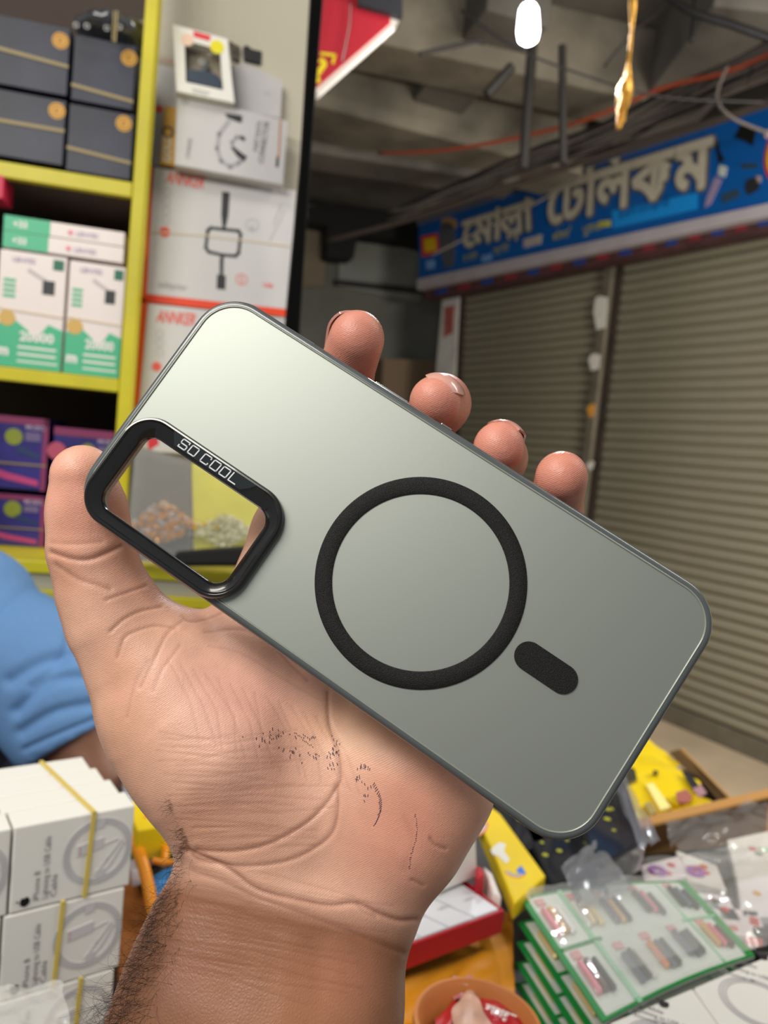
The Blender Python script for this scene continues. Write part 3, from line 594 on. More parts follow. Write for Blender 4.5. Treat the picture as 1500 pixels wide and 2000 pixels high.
G_f = tilt_frame(452, 132, 1.19, 552, 160)
bx = loose_box('grey_box', G_f, [(452, 130), (478, 122), (552, 158), (548, 232), (456, 212)], .015, mat('greybag', (188, 186, 188), .4, noise=.08, nscale=12), 'light grey packet behind the small window box')
MB().ring(G_f, *G_f.uv(523, 182), .004, .003, 0, .0005, 16).build('grey_mark', M_print, bx)
K_f = tilt_frame(448, 76, 1.20, 512, 98)
bx = thing('black_gadget', K_f.w(*K_f.uv(480, 118), -.01), 'black strap-like gadget sticking out behind the window box', 'gadget')
MB().px(K_f, [(474, 92), (482, 86), (492, 95), (512, 99), (510, 126), (476, 118)], -.012, 0).build('block', mat('gadget_black', (18, 18, 20), .5), bx, bevel=.002)
MB().px(K_f, [(446, 76), (458, 84), (470, 90), (468, 124), (452, 118)], -.012, -.002).build('coil_body', mat('gadget_brown', (54, 46, 36), .5), bx, bevel=.003)
mb = MB(); [mb.ring(K_f, *K_f.uv(458, 100+k*1), .010-.003*k, .009-.003*k, -.004, -.002, 20) for k in range(2)]; mb.build('coil', mat('coil', (130, 120, 96), .4), bx)
S_f = tilt_frame(312, 92, 1.185, 342, 98)
bx = loose_box('cable_box', S_f, [(306, 92), (350, 100), (340, 330), (296, 322)], .02, M_silver, 'grey white box with red print squeezed behind the pillar stack, by the yellow upright')
mb = MB(); u, v = S_f.uv(316, 118); put_text(mb, S_f, 'ANN', u, v, .016, .0006, bold=.02); mb.disc(S_f, *S_f.uv(311, 213), .006, 0, .0006); mb.build('orange_lettering', MO, bx)
S2 = tilt_frame(322, 206, 1.165, 342, 208)
bx = loose_box('amber_packet', S2, [(322, 206), (350, 210), (344, 324), (312, 318)], .01, mat('amber_pack', (226, 172, 70), .5, noise=.25, nscale=25), 'narrow amber packet with white lettering left of the pale grey box')
mb = MB(); u, v = S2.uv(334, 318); put_text(mb, S2, 'GOLD', u, v, .018, .0006, ang=math.pi/2, bold=.02, width=.04); mb.build('white_lettering', M_white, bx)
mb = MB(); mb.ring(S2, *S2.uv(328, 258), .009, .006, 0, .0006, 20); mb.build('coil_picture', MD, bx)

# ------------------------------------------------------------------ counter
TZ = .915
cm = MB(); q = [(-.75, .20), (1.0, .20), (1.0, .94), (-.08, .92), (-.22, .70), (-.75, .62)]
cm.prism(Frame((0, 0, 0), (1, 0, 0), (0, 1, 0)), q, 0, TZ)
counter = cm.build('counter', mat('counter_grey', (62, 60, 60), .5, noise=.15, nscale=5), bevel=.004, label='dark sales counter carrying the packets and boxes', cat='counter')

# stacks of white cable boxes, lower left
CB = vert_frame(264, 1571, .53, 2850)
uR, vT = CB.uv(264, 1571); uLf = (CB.uv(27, 1616)[0]+CB.uv(18, 1798)[0])/2
CBW = uR-uLf; rowh = (vT-(TZ-CB.o.z))/3
TH = .0235
def apple_print(fr, th, u0, v0, W_, H_, h=.0004, lefty=True):
    """faint cable drawing, dark emblem and turned lettering; u0,v0 lower left"""
    q = lambda s, t: (u0+W_*s, v0+H_*t)
    mb = MB(); c_ = q(.70, .52); r_ = H_*.385
    for k in (1, .93, .86): mb.ring(fr, c_[0], c_[1], r_*k, r_*(k-.045), 0, h, 40, asp=1.02)
    mb.stroke(fr, [q(.90, .60), q(.78, .40), q(.72, .30)], .0012, 0, h).stroke(fr, [q(.86, .62), q(.74, .58)], .0010, 0, h).stroke(fr, [q(.92, .56), q(.82, .34), q(.74, .24)], .0010, 0, h)
    mb.build('cable_picture', mat('faint_grey', (196, 194, 196), .5), th)
    mb = MB(); mb.prism(fr, [q(.52, .50), q(.74, .55), q(.74, .68), q(.52, .63)], 0, h*1.2).prism(fr, [q(.66, .78), q(.74, .80), q(.74, .90), q(.66, .88)], 0, h*1.2).disc(fr, *q(.73, .25), H_*.06, 0, h*1.2, n=14)
    mb.build('plug_picture', mat('faint_grey2', (206, 204, 206), .5), th)
    mb = MB(); mb.rect(fr, *q(.535, .53), *q(.55, .56), 0, h*1.5).rect(fr, *q(.535, .58), *q(.55, .61), 0, h*1.5); mb.build('red_marks', mat('faint_red', (206, 150, 154), .5), th)
    for s_, t_, L in (('iPhone 8', .235, .34), ('Lightning to USB Cable', .305, .72), ('Cable', .375, .26)):
        u, v = q(t_-.01, .10); put_text(MB(), fr, s_, u, v, .0052, h*1.3, ang=math.pi/2, width=H_*L).build('grey_lettering', mat('soft_text', (120, 118, 122), .5), th)
    mb = MB(); fruit_logo(mb, fr, *q(.115, .12), H_*.105, h*1.4, ang=math.pi/2); mb.build('fruit_emblem', M_black, th)
rnd = random.Random(4)
GWB = 'white cable boxes banded in fours, stacked at the lower left'
for ci in range(2):
    for ri in range(3):
        for k in range(4):
            du = -ci*(CBW+.0016)-.003*(ri % 3)-(.0 if k == 0 else (.004*k if ci == 0 else .003*k)); u0 = uLf+du; v0 = TZ-CB.o.z+(2-ri)*rowh; hh = -k*TH
            nm_col = ('right', 'left')[ci]; nm_row = ('top', 'middle', 'bottom')[ri]
            lab = ('printed white cable box, front of the %s bundle in the %s stack' % (nm_row, nm_col)) if k == 0 else ('white cable box, %s behind the front one, %s bundle, %s stack' % (('', 'first', 'second', 'third')[k], nm_row, nm_col))
            th = thing('white_cable_box', CB.w(u0+CBW/2, v0, hh-TH/2), lab, 'box', GWB)
            MB().rect(CB, u0, v0+.0004, u0+CBW, v0+rowh-.0004, hh-TH+.0006, hh).build('carton', M_white, th, bevel=.0012)
            if k == 0: apple_print(CB, th, u0, v0, CBW, rowh)
        # one rubber band round each bundle
        ub = u0+CBW*(.60 if (ri+ci) % 2 == 0 else .47)+.010; vv = v0
        ub = CB.uv((175, 112, 150)[ri], (1640, 1850, 1960)[ri])[0]-ci*(CBW+.0016)
        mb = MB(); e = .0012; x0, x1 = ub-.0014, ub+.0014
        mb.prism(CB, [(x0+.0016, v0+rowh+.0002), (x1+.0016, v0+rowh+.0002), (x1-.001, v0), (x0-.001, v0)], .0002, .0012)
        a = [CB.w(x0+.0016, v0+rowh, .0012), CB.w(x1+.0016, v0+rowh, .0012), CB.w(x1-.013, v0+rowh, -4*TH), CB.w(x0-.013, v0+rowh, -4*TH)]
        mb.box8([p-Vector((0, 0, .0003)) for p in a][::-1]+[p+Vector((0, 0, .0009)) for p in a][::-1])
        mb.build('rubber_band', M_band, label='yellow rubber band round the %s bundle of the %s white stack' % (('top', 'middle', 'bottom')[ri], ('right', 'left')[ci]), cat='rubber band', group='rubber bands on the white cable boxes')

def flat(name, pts, z, t_, m, label=None, cat='box', group=None, bevel=.0015, th=None, part='carton'):
    top = [at_z(x, y, z) for x, y in pts]; c_ = sum(top, Vector())/len(top)
    if th is None: th = thing(name, (c_.x, c_.y, z-t_), label, cat, group)
    mb = MB(); n = len(top)
    ar = sum(top[i].x*top[(i+1) % n].y-top[(i+1) % n].x*top[i].y for i in range(n))
    if ar < 0: top = top[::-1]
    mb.add([p-Vector((0, 0, t_)) for p in top]+top, [(i, (i+1) % n, n+(i+1) % n, n+i) for i in range(n)]+[tuple(range(n))[::-1], tuple(range(n, 2*n))]).build(part, m, th, bevel=bevel)
    return th
def top_frame(pa, pb, z, pc=None):
    """level frame on a top face: origin at pixel a, x towards pixel b, seen from above"""
    a = at_z(*pa, z); b = at_z(*pb, z); return Frame(a, b-a, Vector((0, 0, 1)).cross(b-a))
def tilt3(a, b, c): # a,b,c = (px,py,z) : origin, x dir, y dir
    A, B, C_ = at_z(*a), at_z(*b), at_z(*c); return Frame(A, B-A, C_-A)

# ---- left gap between the stacks and the wrist
M_ylw = mat('yellow_card', (238, 206, 16), .4, noise=.05, nscale=15)
flat('yellow_box', [(246, 1566), (318, 1548), (345, 1608), (268, 1622)], 1.0, .03, M_ylw, 'small yellow box between the white stacks and the hand')
flat('blue_white_packet', [(240, 1500), (300, 1495), (312, 1545), (252, 1552)], .985, .02, mat('bluewhite', (214, 220, 230), .5, noise=.12, nscale=40), 'pale blue and white packet behind the small yellow box', 'packet')
MB().add([at_z(262, 1512, .99), at_z(290, 1518, .99), at_z(292, 1538, .99), at_z(266, 1536, .99), at_z(262, 1512, .95), at_z(290, 1518, .95), at_z(292, 1538, .95), at_z(266, 1536, .95)], [(0, 1, 2, 3), (7, 6, 5, 4), (0, 4, 5, 1), (1, 5, 6, 2), (2, 6, 7, 3), (3, 7, 4, 0)]).build('blue_packet', mat('royal_blue', (30, 80, 190), .5), label='small royal blue packet just above the yellow box near the wrist', cat='packet')
def tubez(pts, r_, name, m, label=None, cat=None, parent=None):
    return MB().tube([at_z(x, y, z) for x, y, z in pts], r_, 10).build(name, m, parent, smooth='auto', **({'label': label, 'cat': cat} if label else {}))
M_or = mat('orange_plastic', (240, 150, 24), .35)
oh = thing('orange_tool_rack', at_z(310, 1650, .93), 'orange plastic holder with dark gadgets between the white boxes and the wrist', 'holder')
tubez([(258, 1612, .99), (285, 1606, .995), (330, 1600, .995), (368, 1612, .99)], .0062, 'top_bar', M_or, parent=oh)
tubez([(270, 1626, .985), (320, 1622, .985), (372, 1628, .985)], .0040, 'lower_bar', M_or, parent=oh)
tubez([(322, 1610, .985), (324, 1650, .98), (322, 1684, .975)], .0035, 'divider', M_or, parent=oh)
tubez([(300, 1680, .975), (322, 1686, .975), (340, 1684, .975)], .003, 'foot', M_or, parent=oh)
flat('dark_gadget', [(262, 1632), (318, 1632), (318, 1700), (275, 1720)], .955, .03, mat('dk_plastic', (24, 22, 26), .35), 'dark gadget inside the orange holder, left compartment', 'gadget')
flat('dark_gadget', [(330, 1634), (372, 1636), (352, 1680), (328, 1684)], .955, .03, mat('dk_brown', (50, 40, 38), .4), 'brown black gadget inside the orange holder, right compartment by the wrist', 'gadget')
flat('metal_clip', [(282, 1660), (300, 1650), (306, 1676), (288, 1684)], .962, .006, mat('clip', (150, 140, 150), .3, metal=.6), 'small grey metal clip on the dark gadget in the orange holder', 'clip')
tubez([(262, 1630, .985), (280, 1690, .975), (292, 1740, .965), (300, 1790, .955)], .0052, 'orange_strap', M_or, 'orange strap running down beside the right stack of white boxes', 'strap')
flat('blue_packet', [(284, 1716), (350, 1684), (344, 1720), (312, 1772), (296, 1766)], .96, .012, mat('blue_film', (70, 150, 226), .25, noise=.35, nscale=45, coat=.5), 'crinkled sky blue packet beside the hairy wrist', 'packet')
flat('brown_tray', [(236, 1700), (275, 1690), (310, 1830), (300, 2040), (228, 2040)], .945, .03, mat('ochre_tray', (168, 98, 34), .5, noise=.25, nscale=10), 'ochre brown box wedged between the white stack and the arm')
flat('clear_packet', [(254, 1680), (268, 1672), (276, 1716), (258, 1722)], .962, .006, mat('pale_lilac', (206, 196, 204), .3), 'little pale packet beside the orange strap', 'packet')
MB().px(WB, [(215, 1392), (345, 1392), (345, 1575), (235, 1575)], -.05, -.02).build('partition_board', mat('grey_panel', (150, 148, 146), .6), label='plain grey panel behind the seller arm and the hand', cat='panel')
# crumpled film in front, bottom left
def crumple(name, pts, z, amp, m, seed, label=None, cat='bag', n=14, parent=None, group=None, sag=0, thick=.0004, hump=.6):
    rnd = np.random.RandomState(seed); A, B, C_, D = [at_z(x, y, z) for x, y in pts]; vs = []; fs = []
    H = rnd.rand(n+1, n+1); H = (H+np.roll(H, 1, 0)+np.roll(H, 1, 1))/3
    for j in range(n+1):
        for i in range(n+1):
            s_, t_ = i/n, j/n; p = A*(1-s_)*(1-t_)+B*s_*(1-t_)+C_*s_*t_+D*(1-s_)*t_
            jx = (rnd.rand(2)-.5)*amp*.6
            vs.append(p+Vector((jx[0], jx[1], amp*(H[j, i]-.5)*2+amp*hump*2*math.sin(math.pi*s_)*math.sin(math.pi*t_))))
    for j in range(n):
        for i in range(n): a = j*(n+1)+i; fs.append((a, a+n+1, a+n+2, a+1))
    kw = dict(label=label, cat=cat, group=group) if label else {}
    o = MB().add(vs, fs).build(name, m, parent, smooth=True, sub=1, **kw)
    return o
M_film = mat('film_white', (232, 236, 240), .15, alpha=.15, spec=1.0, coat=1, bump=.6, bscale=30)
M_film2 = mat('film_milky', (226, 226, 222), .2, alpha=.45, spec=1.0, coat=1, bump=.6, bscale=30)
crumple('clear_bag', [(-40, 1930), (120, 1915), (150, 2090), (-60, 2090)], 1.05, .003, M_film2, 3, 'crumpled milky bag in front of the lowest white boxes at the lower left')

# ---- right: yellow box with print
YZ = 1.012
yb = flat('yellow_box', [(905, 1532), (978, 1590), (1066, 1710), (1005, 1764)], YZ, .015, M_ylw, 'long yellow box with white glyph and rainbow swirl right of the palm')
YF = top_frame((1005, 1764), (1066, 1710), YZ)
def yprint(polys, m, nm, h=.0004):
    mb = MB()
    for p in polys: mb.prism(YF, [YF.uv(x, y, h) for x, y in p], -.0001, h)
    mb.build(nm, m, yb)
yprint([[(958, 1660), (974, 1645), (988, 1648), (984, 1662), (996, 1678), (988, 1686), (974, 1672), (962, 1668)]], M_white, 'white_glyph')
mb = MB(); u, v = YF.uv(1005, 1704)
for rr, c_ in ((.0085, (226, 150, 60)), (.0068, (206, 200, 200)), (.0052, (150, 160, 200)), (.0036, (214, 200, 60))):
    MB().ring(YF, u, v, rr, rr-.0012, 0, .0004, 20, math.radians(120), math.radians(360)).build('swirl_stripe', mat('sw%d_%d_%d' % c_, c_, .5), yb)
yprint([[(1008, 1700), (1018, 1690), (1028, 1706), (1016, 1706)]], mat('sw_blue', (60, 120, 220), .5), 'blue_mark', .0006)
yprint([[(922, 1606), (936, 1592), (954, 1608), (952, 1620), (938, 1632), (926, 1628)]], mat('sw_orange', (226, 140, 90), .5), 'orange_frame', .0004)
yprint([[(925, 1606), (937, 1596), (949, 1610), (948, 1618), (937, 1628), (928, 1624)]], mat('sw_silver', (196, 192, 200), .5), 'logo_patch', .0006)
mb = MB(); u, v = YF.uv(926, 1622); put_text(mb, YF, 'R3', u, v-.001, .0085, .0008, bold=.03, ang=.0); mb.build('dark_lettering', mat('sw_dark', (70, 70, 90), .5), yb)

# white cable box standing behind the tray
VC = vert_frame(900, 1700, .60, 2600)
vb = thing('white_cable_box', VC.w(*VC.uv(890, 1740), -.01), 'white cable box with faint ring drawing standing between the palm and the yellow box', 'box')
MB().prism(VC, [VC.uv(x, y) for x, y in [(800, 1560), (926, 1548), (932, 1712), (790, 1774)]], -.02, 0).build('carton', M_white, vb, bevel=.001)
mb = MB(); c_ = VC.uv(868, 1665); [mb.ring(VC, c_[0], c_[1], .023*k, .023*(k-.05), 0, .0004, 40) for k in (1, .9, .8)]; mb.build('cable_picture', mat('faint_grey', (0, 0, 0)), vb)
MB().prism(VC, [VC.uv(x, y) for x, y in [(853, 1640), (858, 1640), (862, 1742), (856, 1744)]], 0, .0008).build('rubber_band', M_band, vb)
flat('red_box', [(930, 1690), (942, 1694), (948, 1708), (932, 1716)], 1.03, .02, M_red, 'small red box corner between the white cable box and the yellow box')
flat('white_slim_box', [(944, 1690), (962, 1706), (980, 1752), (962, 1742)], 1.022, .02, M_wpink, 'slim whitish box beside the long yellow box')

# red tray of slim white boxes
TRZ = 1.015
tr = thing('red_tray', at_z(860, 1840, TRZ-.02), 'open red card tray full of slim white boxes', 'tray')
def wall(px4, th_, name='tray_wall', m=M_red, par=tr):
    pass
TF = top_frame((762, 1858), (981, 1778), TRZ)
L2 = TF.uv(981, 1778)[0]; d2 = TF.uv(938, 1712)[1]
uF0 = -.05
MB().rect(TF, uF0, -.002, L2, 0, -.0165, .001).build('front_wall', M_red, tr, bevel=.0004)
MB().rect(TF, uF0, d2, L2, d2+.0015, -.0165, .001).build('back_wall', M_red, tr)
MB().rect(TF, L2-.0015, 0, L2, d2, -.0165, .001).build('side_wall', M_red, tr)
MB().rect(TF, uF0, 0, L2, d2, -.0175, -.0165).build('tray_floor', mat('tray_dark', (70, 14, 20), .6), tr)
nb = 6; wS = (L2-uF0)/nb*.98
for k in range(nb):
    u1 = L2-.002-k*wS; names = ('first', 'second', 'third', 'fourth', 'fifth', 'sixth')
    th = thing('slim_white_box', TF.w(u1-wS/2, d2/2, -.016), 'slim white box in the red tray, %s from its right end' % names[k], 'box', 'slim white boxes in the red tray')
    skew = -.016
    MB().prism(TF, [(u1-wS+.0016, .0012), (u1-.0006, .0012), (u1-.0006+(skew if k else -.004), d2-.001), (u1-wS+.0016+skew, d2-.001)], -.016, .0015).build('carton', mat('box_bluewhite', (220, 222, 230), .35), th, bevel=.0007)
    mb = MB(); put_text(mb, TF, 'cable', u1-wS*.75, d2*.45, .006, .0018); mb.build('faint_lettering', M_print, th)
# mustard paper bag under the tray
def blob_sheet(name, prof_px, z_fn, m, label, cat, n=26): pass
crumple('mustard_bag', [(700, 1905), (1000, 1800), (1006, 1960), (690, 2030)], .98, .006, mat('mustard', (214, 140, 24), .5, noise=.12, nscale=7, bump=.3, bscale=18), 8, 'mustard yellow paper bag under the red tray', 'bag', hump=.5)
flat('ochre_box', [(700, 1990), (1006, 1905), (1006, 2050), (700, 2150)], .955, .03, mat('ochre2', (150, 88, 20), .6), 'ochre card box under the mustard bag')
flat('mustard_box', [(986, 1775), (1002, 1790), (1008, 1960), (990, 1960)], .972, .04, mat('mustard', (0, 0, 0)), 'mustard card side standing between the tray and the adapter sheets')

# bowl with red wrappers
BZ = 1.02; bcn = at_z(932, 2004, BZ); br = (at_z(1054, 2004, BZ)-bcn).length
bowl = lathe(bcn, (0, 0, -1), [(.075, br*.5), (.05, br*.62), (.035, br*.8), (.01, br*.93), (.001, br*1.0), (-.003, br*.99), (-.0035, br*.93), (.001, br*.86), (.02, br*.78), (.036, br*.55)], 48)
bowl.build('bowl', mat('terracotta', (206, 130, 70), .45, noise=.12, nscale=14, bump=.2, bscale=40), smooth='auto', label='orange clay coloured bowl at the bottom centre', cat='bowl')
M_wr = mat('wrapper_red', (196, 30, 44), .3, noise=.12, nscale=60, coat=.4)
def packet(pts, z, m, label, txt=None, tpx=None):
    th = thing('sweet_wrapper', at_z(sum(p[0] for p in pts)/4, sum(p[1] for p in pts)/4, z), label, 'wrapper', 'red wrappers in the bowl')
    crumple('wrapper_film', pts, z, .0018, m, len(label), n=8, parent=th, hump=.8)
    if txt:
        fr = top_frame(tpx[0], tpx[1], z+.006); mb = MB(); put_text(mb, fr, txt, 0, 0, tpx[2], .0, bold=.03, width=tpx[3]); mb.build('white_lettering', M_white, th)
packet([(920, 1930), (985, 1935), (1045, 2020), (950, 2050)], BZ-.006, M_wr, 'red wrapper with white Bengali lettering on the right in the bowl', 'চানাচুর', ((945, 1972), (1010, 1998), .009, .019))
packet([(850, 1990), (910, 1930), (940, 1990), (860, 2050)], BZ-.008, M_wr, 'red wrapper on the left in the bowl')
packet([(885, 1905), (925, 1908), (920, 1950), (885, 1950)], BZ-.005, mat('wrapper_pink', (196, 120, 130), .3, noise=.3, nscale=80), 'pinkish wrapper end leaning on the far rim of the bowl', 'মজা', ((890, 1922), (918, 1924), .006, .008))
packet([(880, 1975), (920, 1925), (965, 2010), (900, 2060)], BZ-.002, mat('wrapper_skin', (214, 170, 150), .4, noise=.25, nscale=70), 'pale pink wrapper with a purplish picture in the middle of the bowl')

# adapter sheets with green borders
def sheet(q, z, label, full, seed, lift=0.0):
    rn = random.Random(seed); A, B, C_, D = [at_z(x, y, z) for x, y in q]
    A = A+Vector((0, 0, lift)); 
    def S(s, t, h=0): return A*(1-s)*(1-t)+B*s*(1-t)+C_*s*t+D*(1-s)*t+Vector((0, 0, h+.004*math.sin(math.pi*s)))
    th = thing('adapter_sheet', (A+B+C_+D)/4-Vector((0, 0, .003)), label, 'blister sheet', 'green bordered sheets of small adapters')
    def bar(mb, s0, t0, s1, t1, h0, h1, n=6, along='s'):
        for k in range(n):
            if along == 's': a0, a1 = s0+(s1-s0)*k/n, s0+(s1-s0)*(k+1)/n; c4 = [(a0, t0), (a0, t1), (a1, t1), (a1, t0)]
            else: a0, a1 = t0+(t1-t0)*k/n, t0+(t1-t0)*(k+1)/n; c4 = [(s0, a0), (s0, a1), (s1, a1), (s1, a0)]
            mb.box8([S(x, y, h0) for x, y in c4]+[S(x, y, h1) for x, y in c4])
        return mb
    bar(MB(), 0, 0, 1, 1, -.0012, 0, 10).build('backing_card', mat('blister_back', (216, 222, 216), .35), th)
    g = MB(); G = mat('green_border', (18, 140, 60), .4); GL = mat('green_pale', (150, 206, 170), .4)
    bar(g, -.01, 0, .022, 1, 0, .0012, 1); bar(g, .955, 0, 1.0, 1, 0, .0012, 1); bar(g, 0, .98, 1, 1, 0, .0012, 6); bar(g, 0, 0, 1, .012, 0, .001, 6); bar(g, 0, .485, .25, .505, 0, .0014, 3)
    g.build('green_border', G, th)
    g = MB(); bar(g, .2, 0, .225, 1, 0, .0012, 1); bar(g, .76, .49, .98, .515, 0, .0013, 3); bar(g, .79, .0, .80, 1, 0, .0008, 1); g.build('pale_green_line', GL, th)
    pal = {'pink': (236, 130, 150), 'gold': (224, 176, 110), 'black': (44, 38, 42), 'slate': (96, 98, 124), 'brown': (104, 62, 62), 'cream': (232, 208, 150), 'white': (232, 230, 230), 'orange': (232, 140, 80)}
    cells = [((.10, .25), 'pink gold white'), ((.27, .25), 'white cream cream'), ((.43, .27), 'slate gold black'), ((.65, .25), 'black pink black'), ((.88, .24), 'black slate black'),
             ((.10, .73), 'pink brown black'), ((.33, .76), 'slate black white'), ((.50, .74), 'orange slate black'), ((.68, .73), 'slate black black'), ((.88, .72), 'gold pink brown')]
    if not full: cells = [c for c in cells if c[0][0] < .3]
    for (s, t), cols in cells:
        cols = cols.split()
        if not full: cols = rn.choice((['cream', 'gold', 'black'], ['pink', 'cream', 'black'], ['gold', 'black', 'cream']))
        for k, cn in enumerate(cols):
            s0 = s-.055+k*.036; t0 = t-.11+rn.uniform(-.02, .02)+k*.01; L_ = .24
            c4 = [(s0, t0), (s0, t0+L_), (s0+.028, t0+L_), (s0+.028, t0)]
            MB().box8([S(x, y, .0002) for x, y in c4]+[S(x, y, .0045) for x, y in c4]).build('adapter', mat('ad_'+cn, pal[cn], .3, metal=.3, coat=.3), th, bevel=.001, seg=1)
        if full:
            mb = MB(); cc = S(s-.03, t-.17, .001); mb.disc(Frame(cc, R, U.cross(R).cross(R)*-1), 0, 0, .0045, -.001, .001, n=10)
            mb = MB(); c4 = [(s-.05, t-.20), (s-.05, t-.14), (s-.0, t-.14), (s-.0, t-.20)]; mb.box8([S(x, y, .0002) for x, y in c4]+[S(x, y, .0012) for x, y in c4]).build('pink_label', mat('pinklabel', (216, 150, 150), .4), th)
    if full:
        n = 22; vs = []; fs = []; rr = np.random.RandomState(seed)
        for j in range(n+1):
            for i in range(n+1):
                s_, t_ = i/n, j/n; vs.append(S(s_, t_, .0062+.0035*abs(math.sin(5*math.pi*s_))*abs(math.sin(2*math.pi*t_))+.0012*rr.rand()))
        for j in range(n):
            for i in range(n): a = j*(n+1)+i; fs.append((a, a+n+1, a+n+2, a+1))
        MB().add(vs, fs).build('clear_blister', mat('blister_film', (240, 244, 240), .08, alpha=.26, spec=1.0, coat=1, bump=1, bscale=35), th, smooth=True)
    return th
order = ('second', 'third', 'fourth', 'fifth')
for k in range(4, 0, -1):
    sheet([(1016-2*k, 1762+40*k), (1330, 1740+40*k), (1468, 1886+40*k), (1176-4*k, 2000+42*k)], 1.0-.010*k, 'green bordered adapter sheet, %s from the top of the fanned pile' % order[k-1], False, k)
sheet([(1018, 1754), (1338, 1722), (1474, 1868), (1180, 1998)], 1.004, 'topmost green bordered sheet of pink, gold and black adapters', True, 20)

crumple('clear_film', [(1120, 1745), (1300, 1725), (1370, 1850), (1200, 1900)], 1.014, .0022, mat('highlight_film', (240, 242, 244), .08, alpha=.2, spec=1, coat=1, bump=1, bscale=30), 41, 'wavy glossy film added for its highlight over the middle of the topmost adapter sheet', 'film', n=10)  # extra film sheet added to give the white highlight streak
# white cable boxes bottom right
WZ = 1.04
def flat_print(th, fr, W_, H_):
    apple_print(fr, th, 0, 0, W_, H_)
wl = [('white cable box lying face up at the bottom right, nearest the bottom edge', (1190, 1997), (1352, 1929), (1480, 2110), (1320, 2200)),
      ('white cable box lying face up in the bottom right corner', (1354, 1928), (1560, 1840), (1700, 2030), (1482, 2110))]
for lab, a, b, c_, d in wl:
    th = flat('white_cable_box', [a, b, c_, d], WZ, .022, M_white, lab, group='white cable boxes lying at the bottom right')
    A, B, C_, D = [at_z(*p, WZ) for p in (a, b, c_, d)]
    fr = Frame(D+Vector((0, 0, .0001)), A-D, D-C_)   # x up the face, y to the left
    fr = Frame(B+Vector((0, 0, .0001)), B-A, A-D); fr.o = D+Vector((0, 0, .0001))
    W_ = (B-A).length; H_ = (A-D).length; mb = MB()
    def q(s, t): return (W_*s, H_*t)
    for k in (1, .92, .84): mb.ring(fr, *q(.5, .52), .023*k, .023*(k-.045), 0, .0003, 40)
    mb.build('cable_picture', mat('faint_grey', (0, 0, 0)), th)
    for i_, s_ in enumerate(('iPhone 8', 'Lightning to USB Cable', 'Cable')):
        u, v = q(.52+.09*i_, .96); put_text(MB(), fr, s_, u, v-.000, .0050, .0004, ang=-math.pi/3.2, width=(.022, .034, .012)[i_]).build('grey_lettering', mat('soft_text', (0, 0, 0)), th)
    mb = MB(); fruit_logo(mb, fr, *q(.90, .90), .006, .0005, ang=.3); mb.build('fruit_emblem', M_black, th)

# dark wrapped packs with yellow marks
M_dk = mat('dark_pack', (34, 36, 44), .22, noise=.5, nscale=16, coat=.8, bump=.5, bscale=30)
dkl = [([(1012, 1590), (1120, 1600), (1150, 1700), (1078, 1738)], .99, 'dark plastic wrapped box right behind the long yellow box'),
       ([(1120, 1560), (1215, 1500), (1262, 1640), (1165, 1700)], 1.015, 'dark plastic wrapped box under the lower corner of the phone case'),
       ([(1060, 1660), (1190, 1640), (1200, 1760), (1080, 1770)], .985, 'dark plastic wrapped box lying lower, above the adapter sheets'),
       ([(940, 1540), (1010, 1560), (1070, 1640), (1010, 1660)], .99, 'dark wrapped box peeping out beside the palm')]
for pts, z, lab in dkl:
    th = flat('dark_box', pts, z, .03, M_dk, lab, group='dark boxes wrapped in clear plastic', bevel=.003)
    mb = MB(); cx = sum(p[0] for p in pts)/4; cy = sum(p[1] for p in pts)/4
    fr = top_frame((cx, cy), (cx+40, cy-8), z)
    rn = random.Random(int(cx))
    for i in range(4): mb.disc(fr, rn.uniform(-.022, .022), rn.uniform(-.02, .02), rn.uniform(.002, .0035), 0, .0005, n=7)
    mb.build('yellow_mark', mat('olive_mark', (176, 176, 40), .5), th)
crumple('clear_bag', [(1095, 1690), (1165, 1640), (1240, 1735), (1130, 1775)], 1.015, .0022, mat('film_grey', (150, 152, 160), .2, alpha=.6, spec=1, coat=1), 11, 'grey translucent pouch in front of the dark wrapped boxes')
crumple('clear_bag', [(1180, 1490), (1212, 1500), (1290, 1640), (1252, 1660)], 1.03, .004, mat('film_grey2', (150, 154, 166), .2, alpha=.5, spec=1, coat=1), 12, 'greyish clear wrap strip between the dark box and the cardboard carton')

# cardboard carton with yellow packs
cz = .985
cbx = thing('cardboard_carton', at_z(1380, 1560, .92), 'open brown cardboard carton with yellow packs at the right', 'carton')
M_cb = mat('cardboard', (176, 128, 74), .7, noise=.12, nscale=12)
def zquad(mb, ps, th=.003):
    A = [at_z(x, y, z) if len(p3) == 3 else None for p3 in ps for x, y, z in (p3,)]
    n_ = (A[1]-A[0]).cross(A[3]-A[0]).normalized()*th
    return mb.box8([p-n_ for p in A]+A)
zquad(MB(), [(1262, 1668, .925), (1560, 1640, .925), (1560, 1532, .99), (1242, 1606, .99)]).build('front_wall', M_cb, cbx)
zquad(MB(), [(1242, 1606, .992), (1560, 1532, .992), (1560, 1546, .992), (1244, 1622, .992)]).build('front_flap', mat('cardboard_edge', (184, 134, 70), .6), cbx)
zquad(MB(), [(1400, 1566, .94), (1425, 1560, .99), (1330, 1462, .99), (1306, 1470, .94)]).build('back_wall', mat('cardboard_lt', (196, 156, 104), .7), cbx)
zquad(MB(), [(1500, 1548, .99), (1600, 1530, .99), (1600, 1690, .95), (1492, 1660, .95)]).build('side_flap', M_cb, cbx)
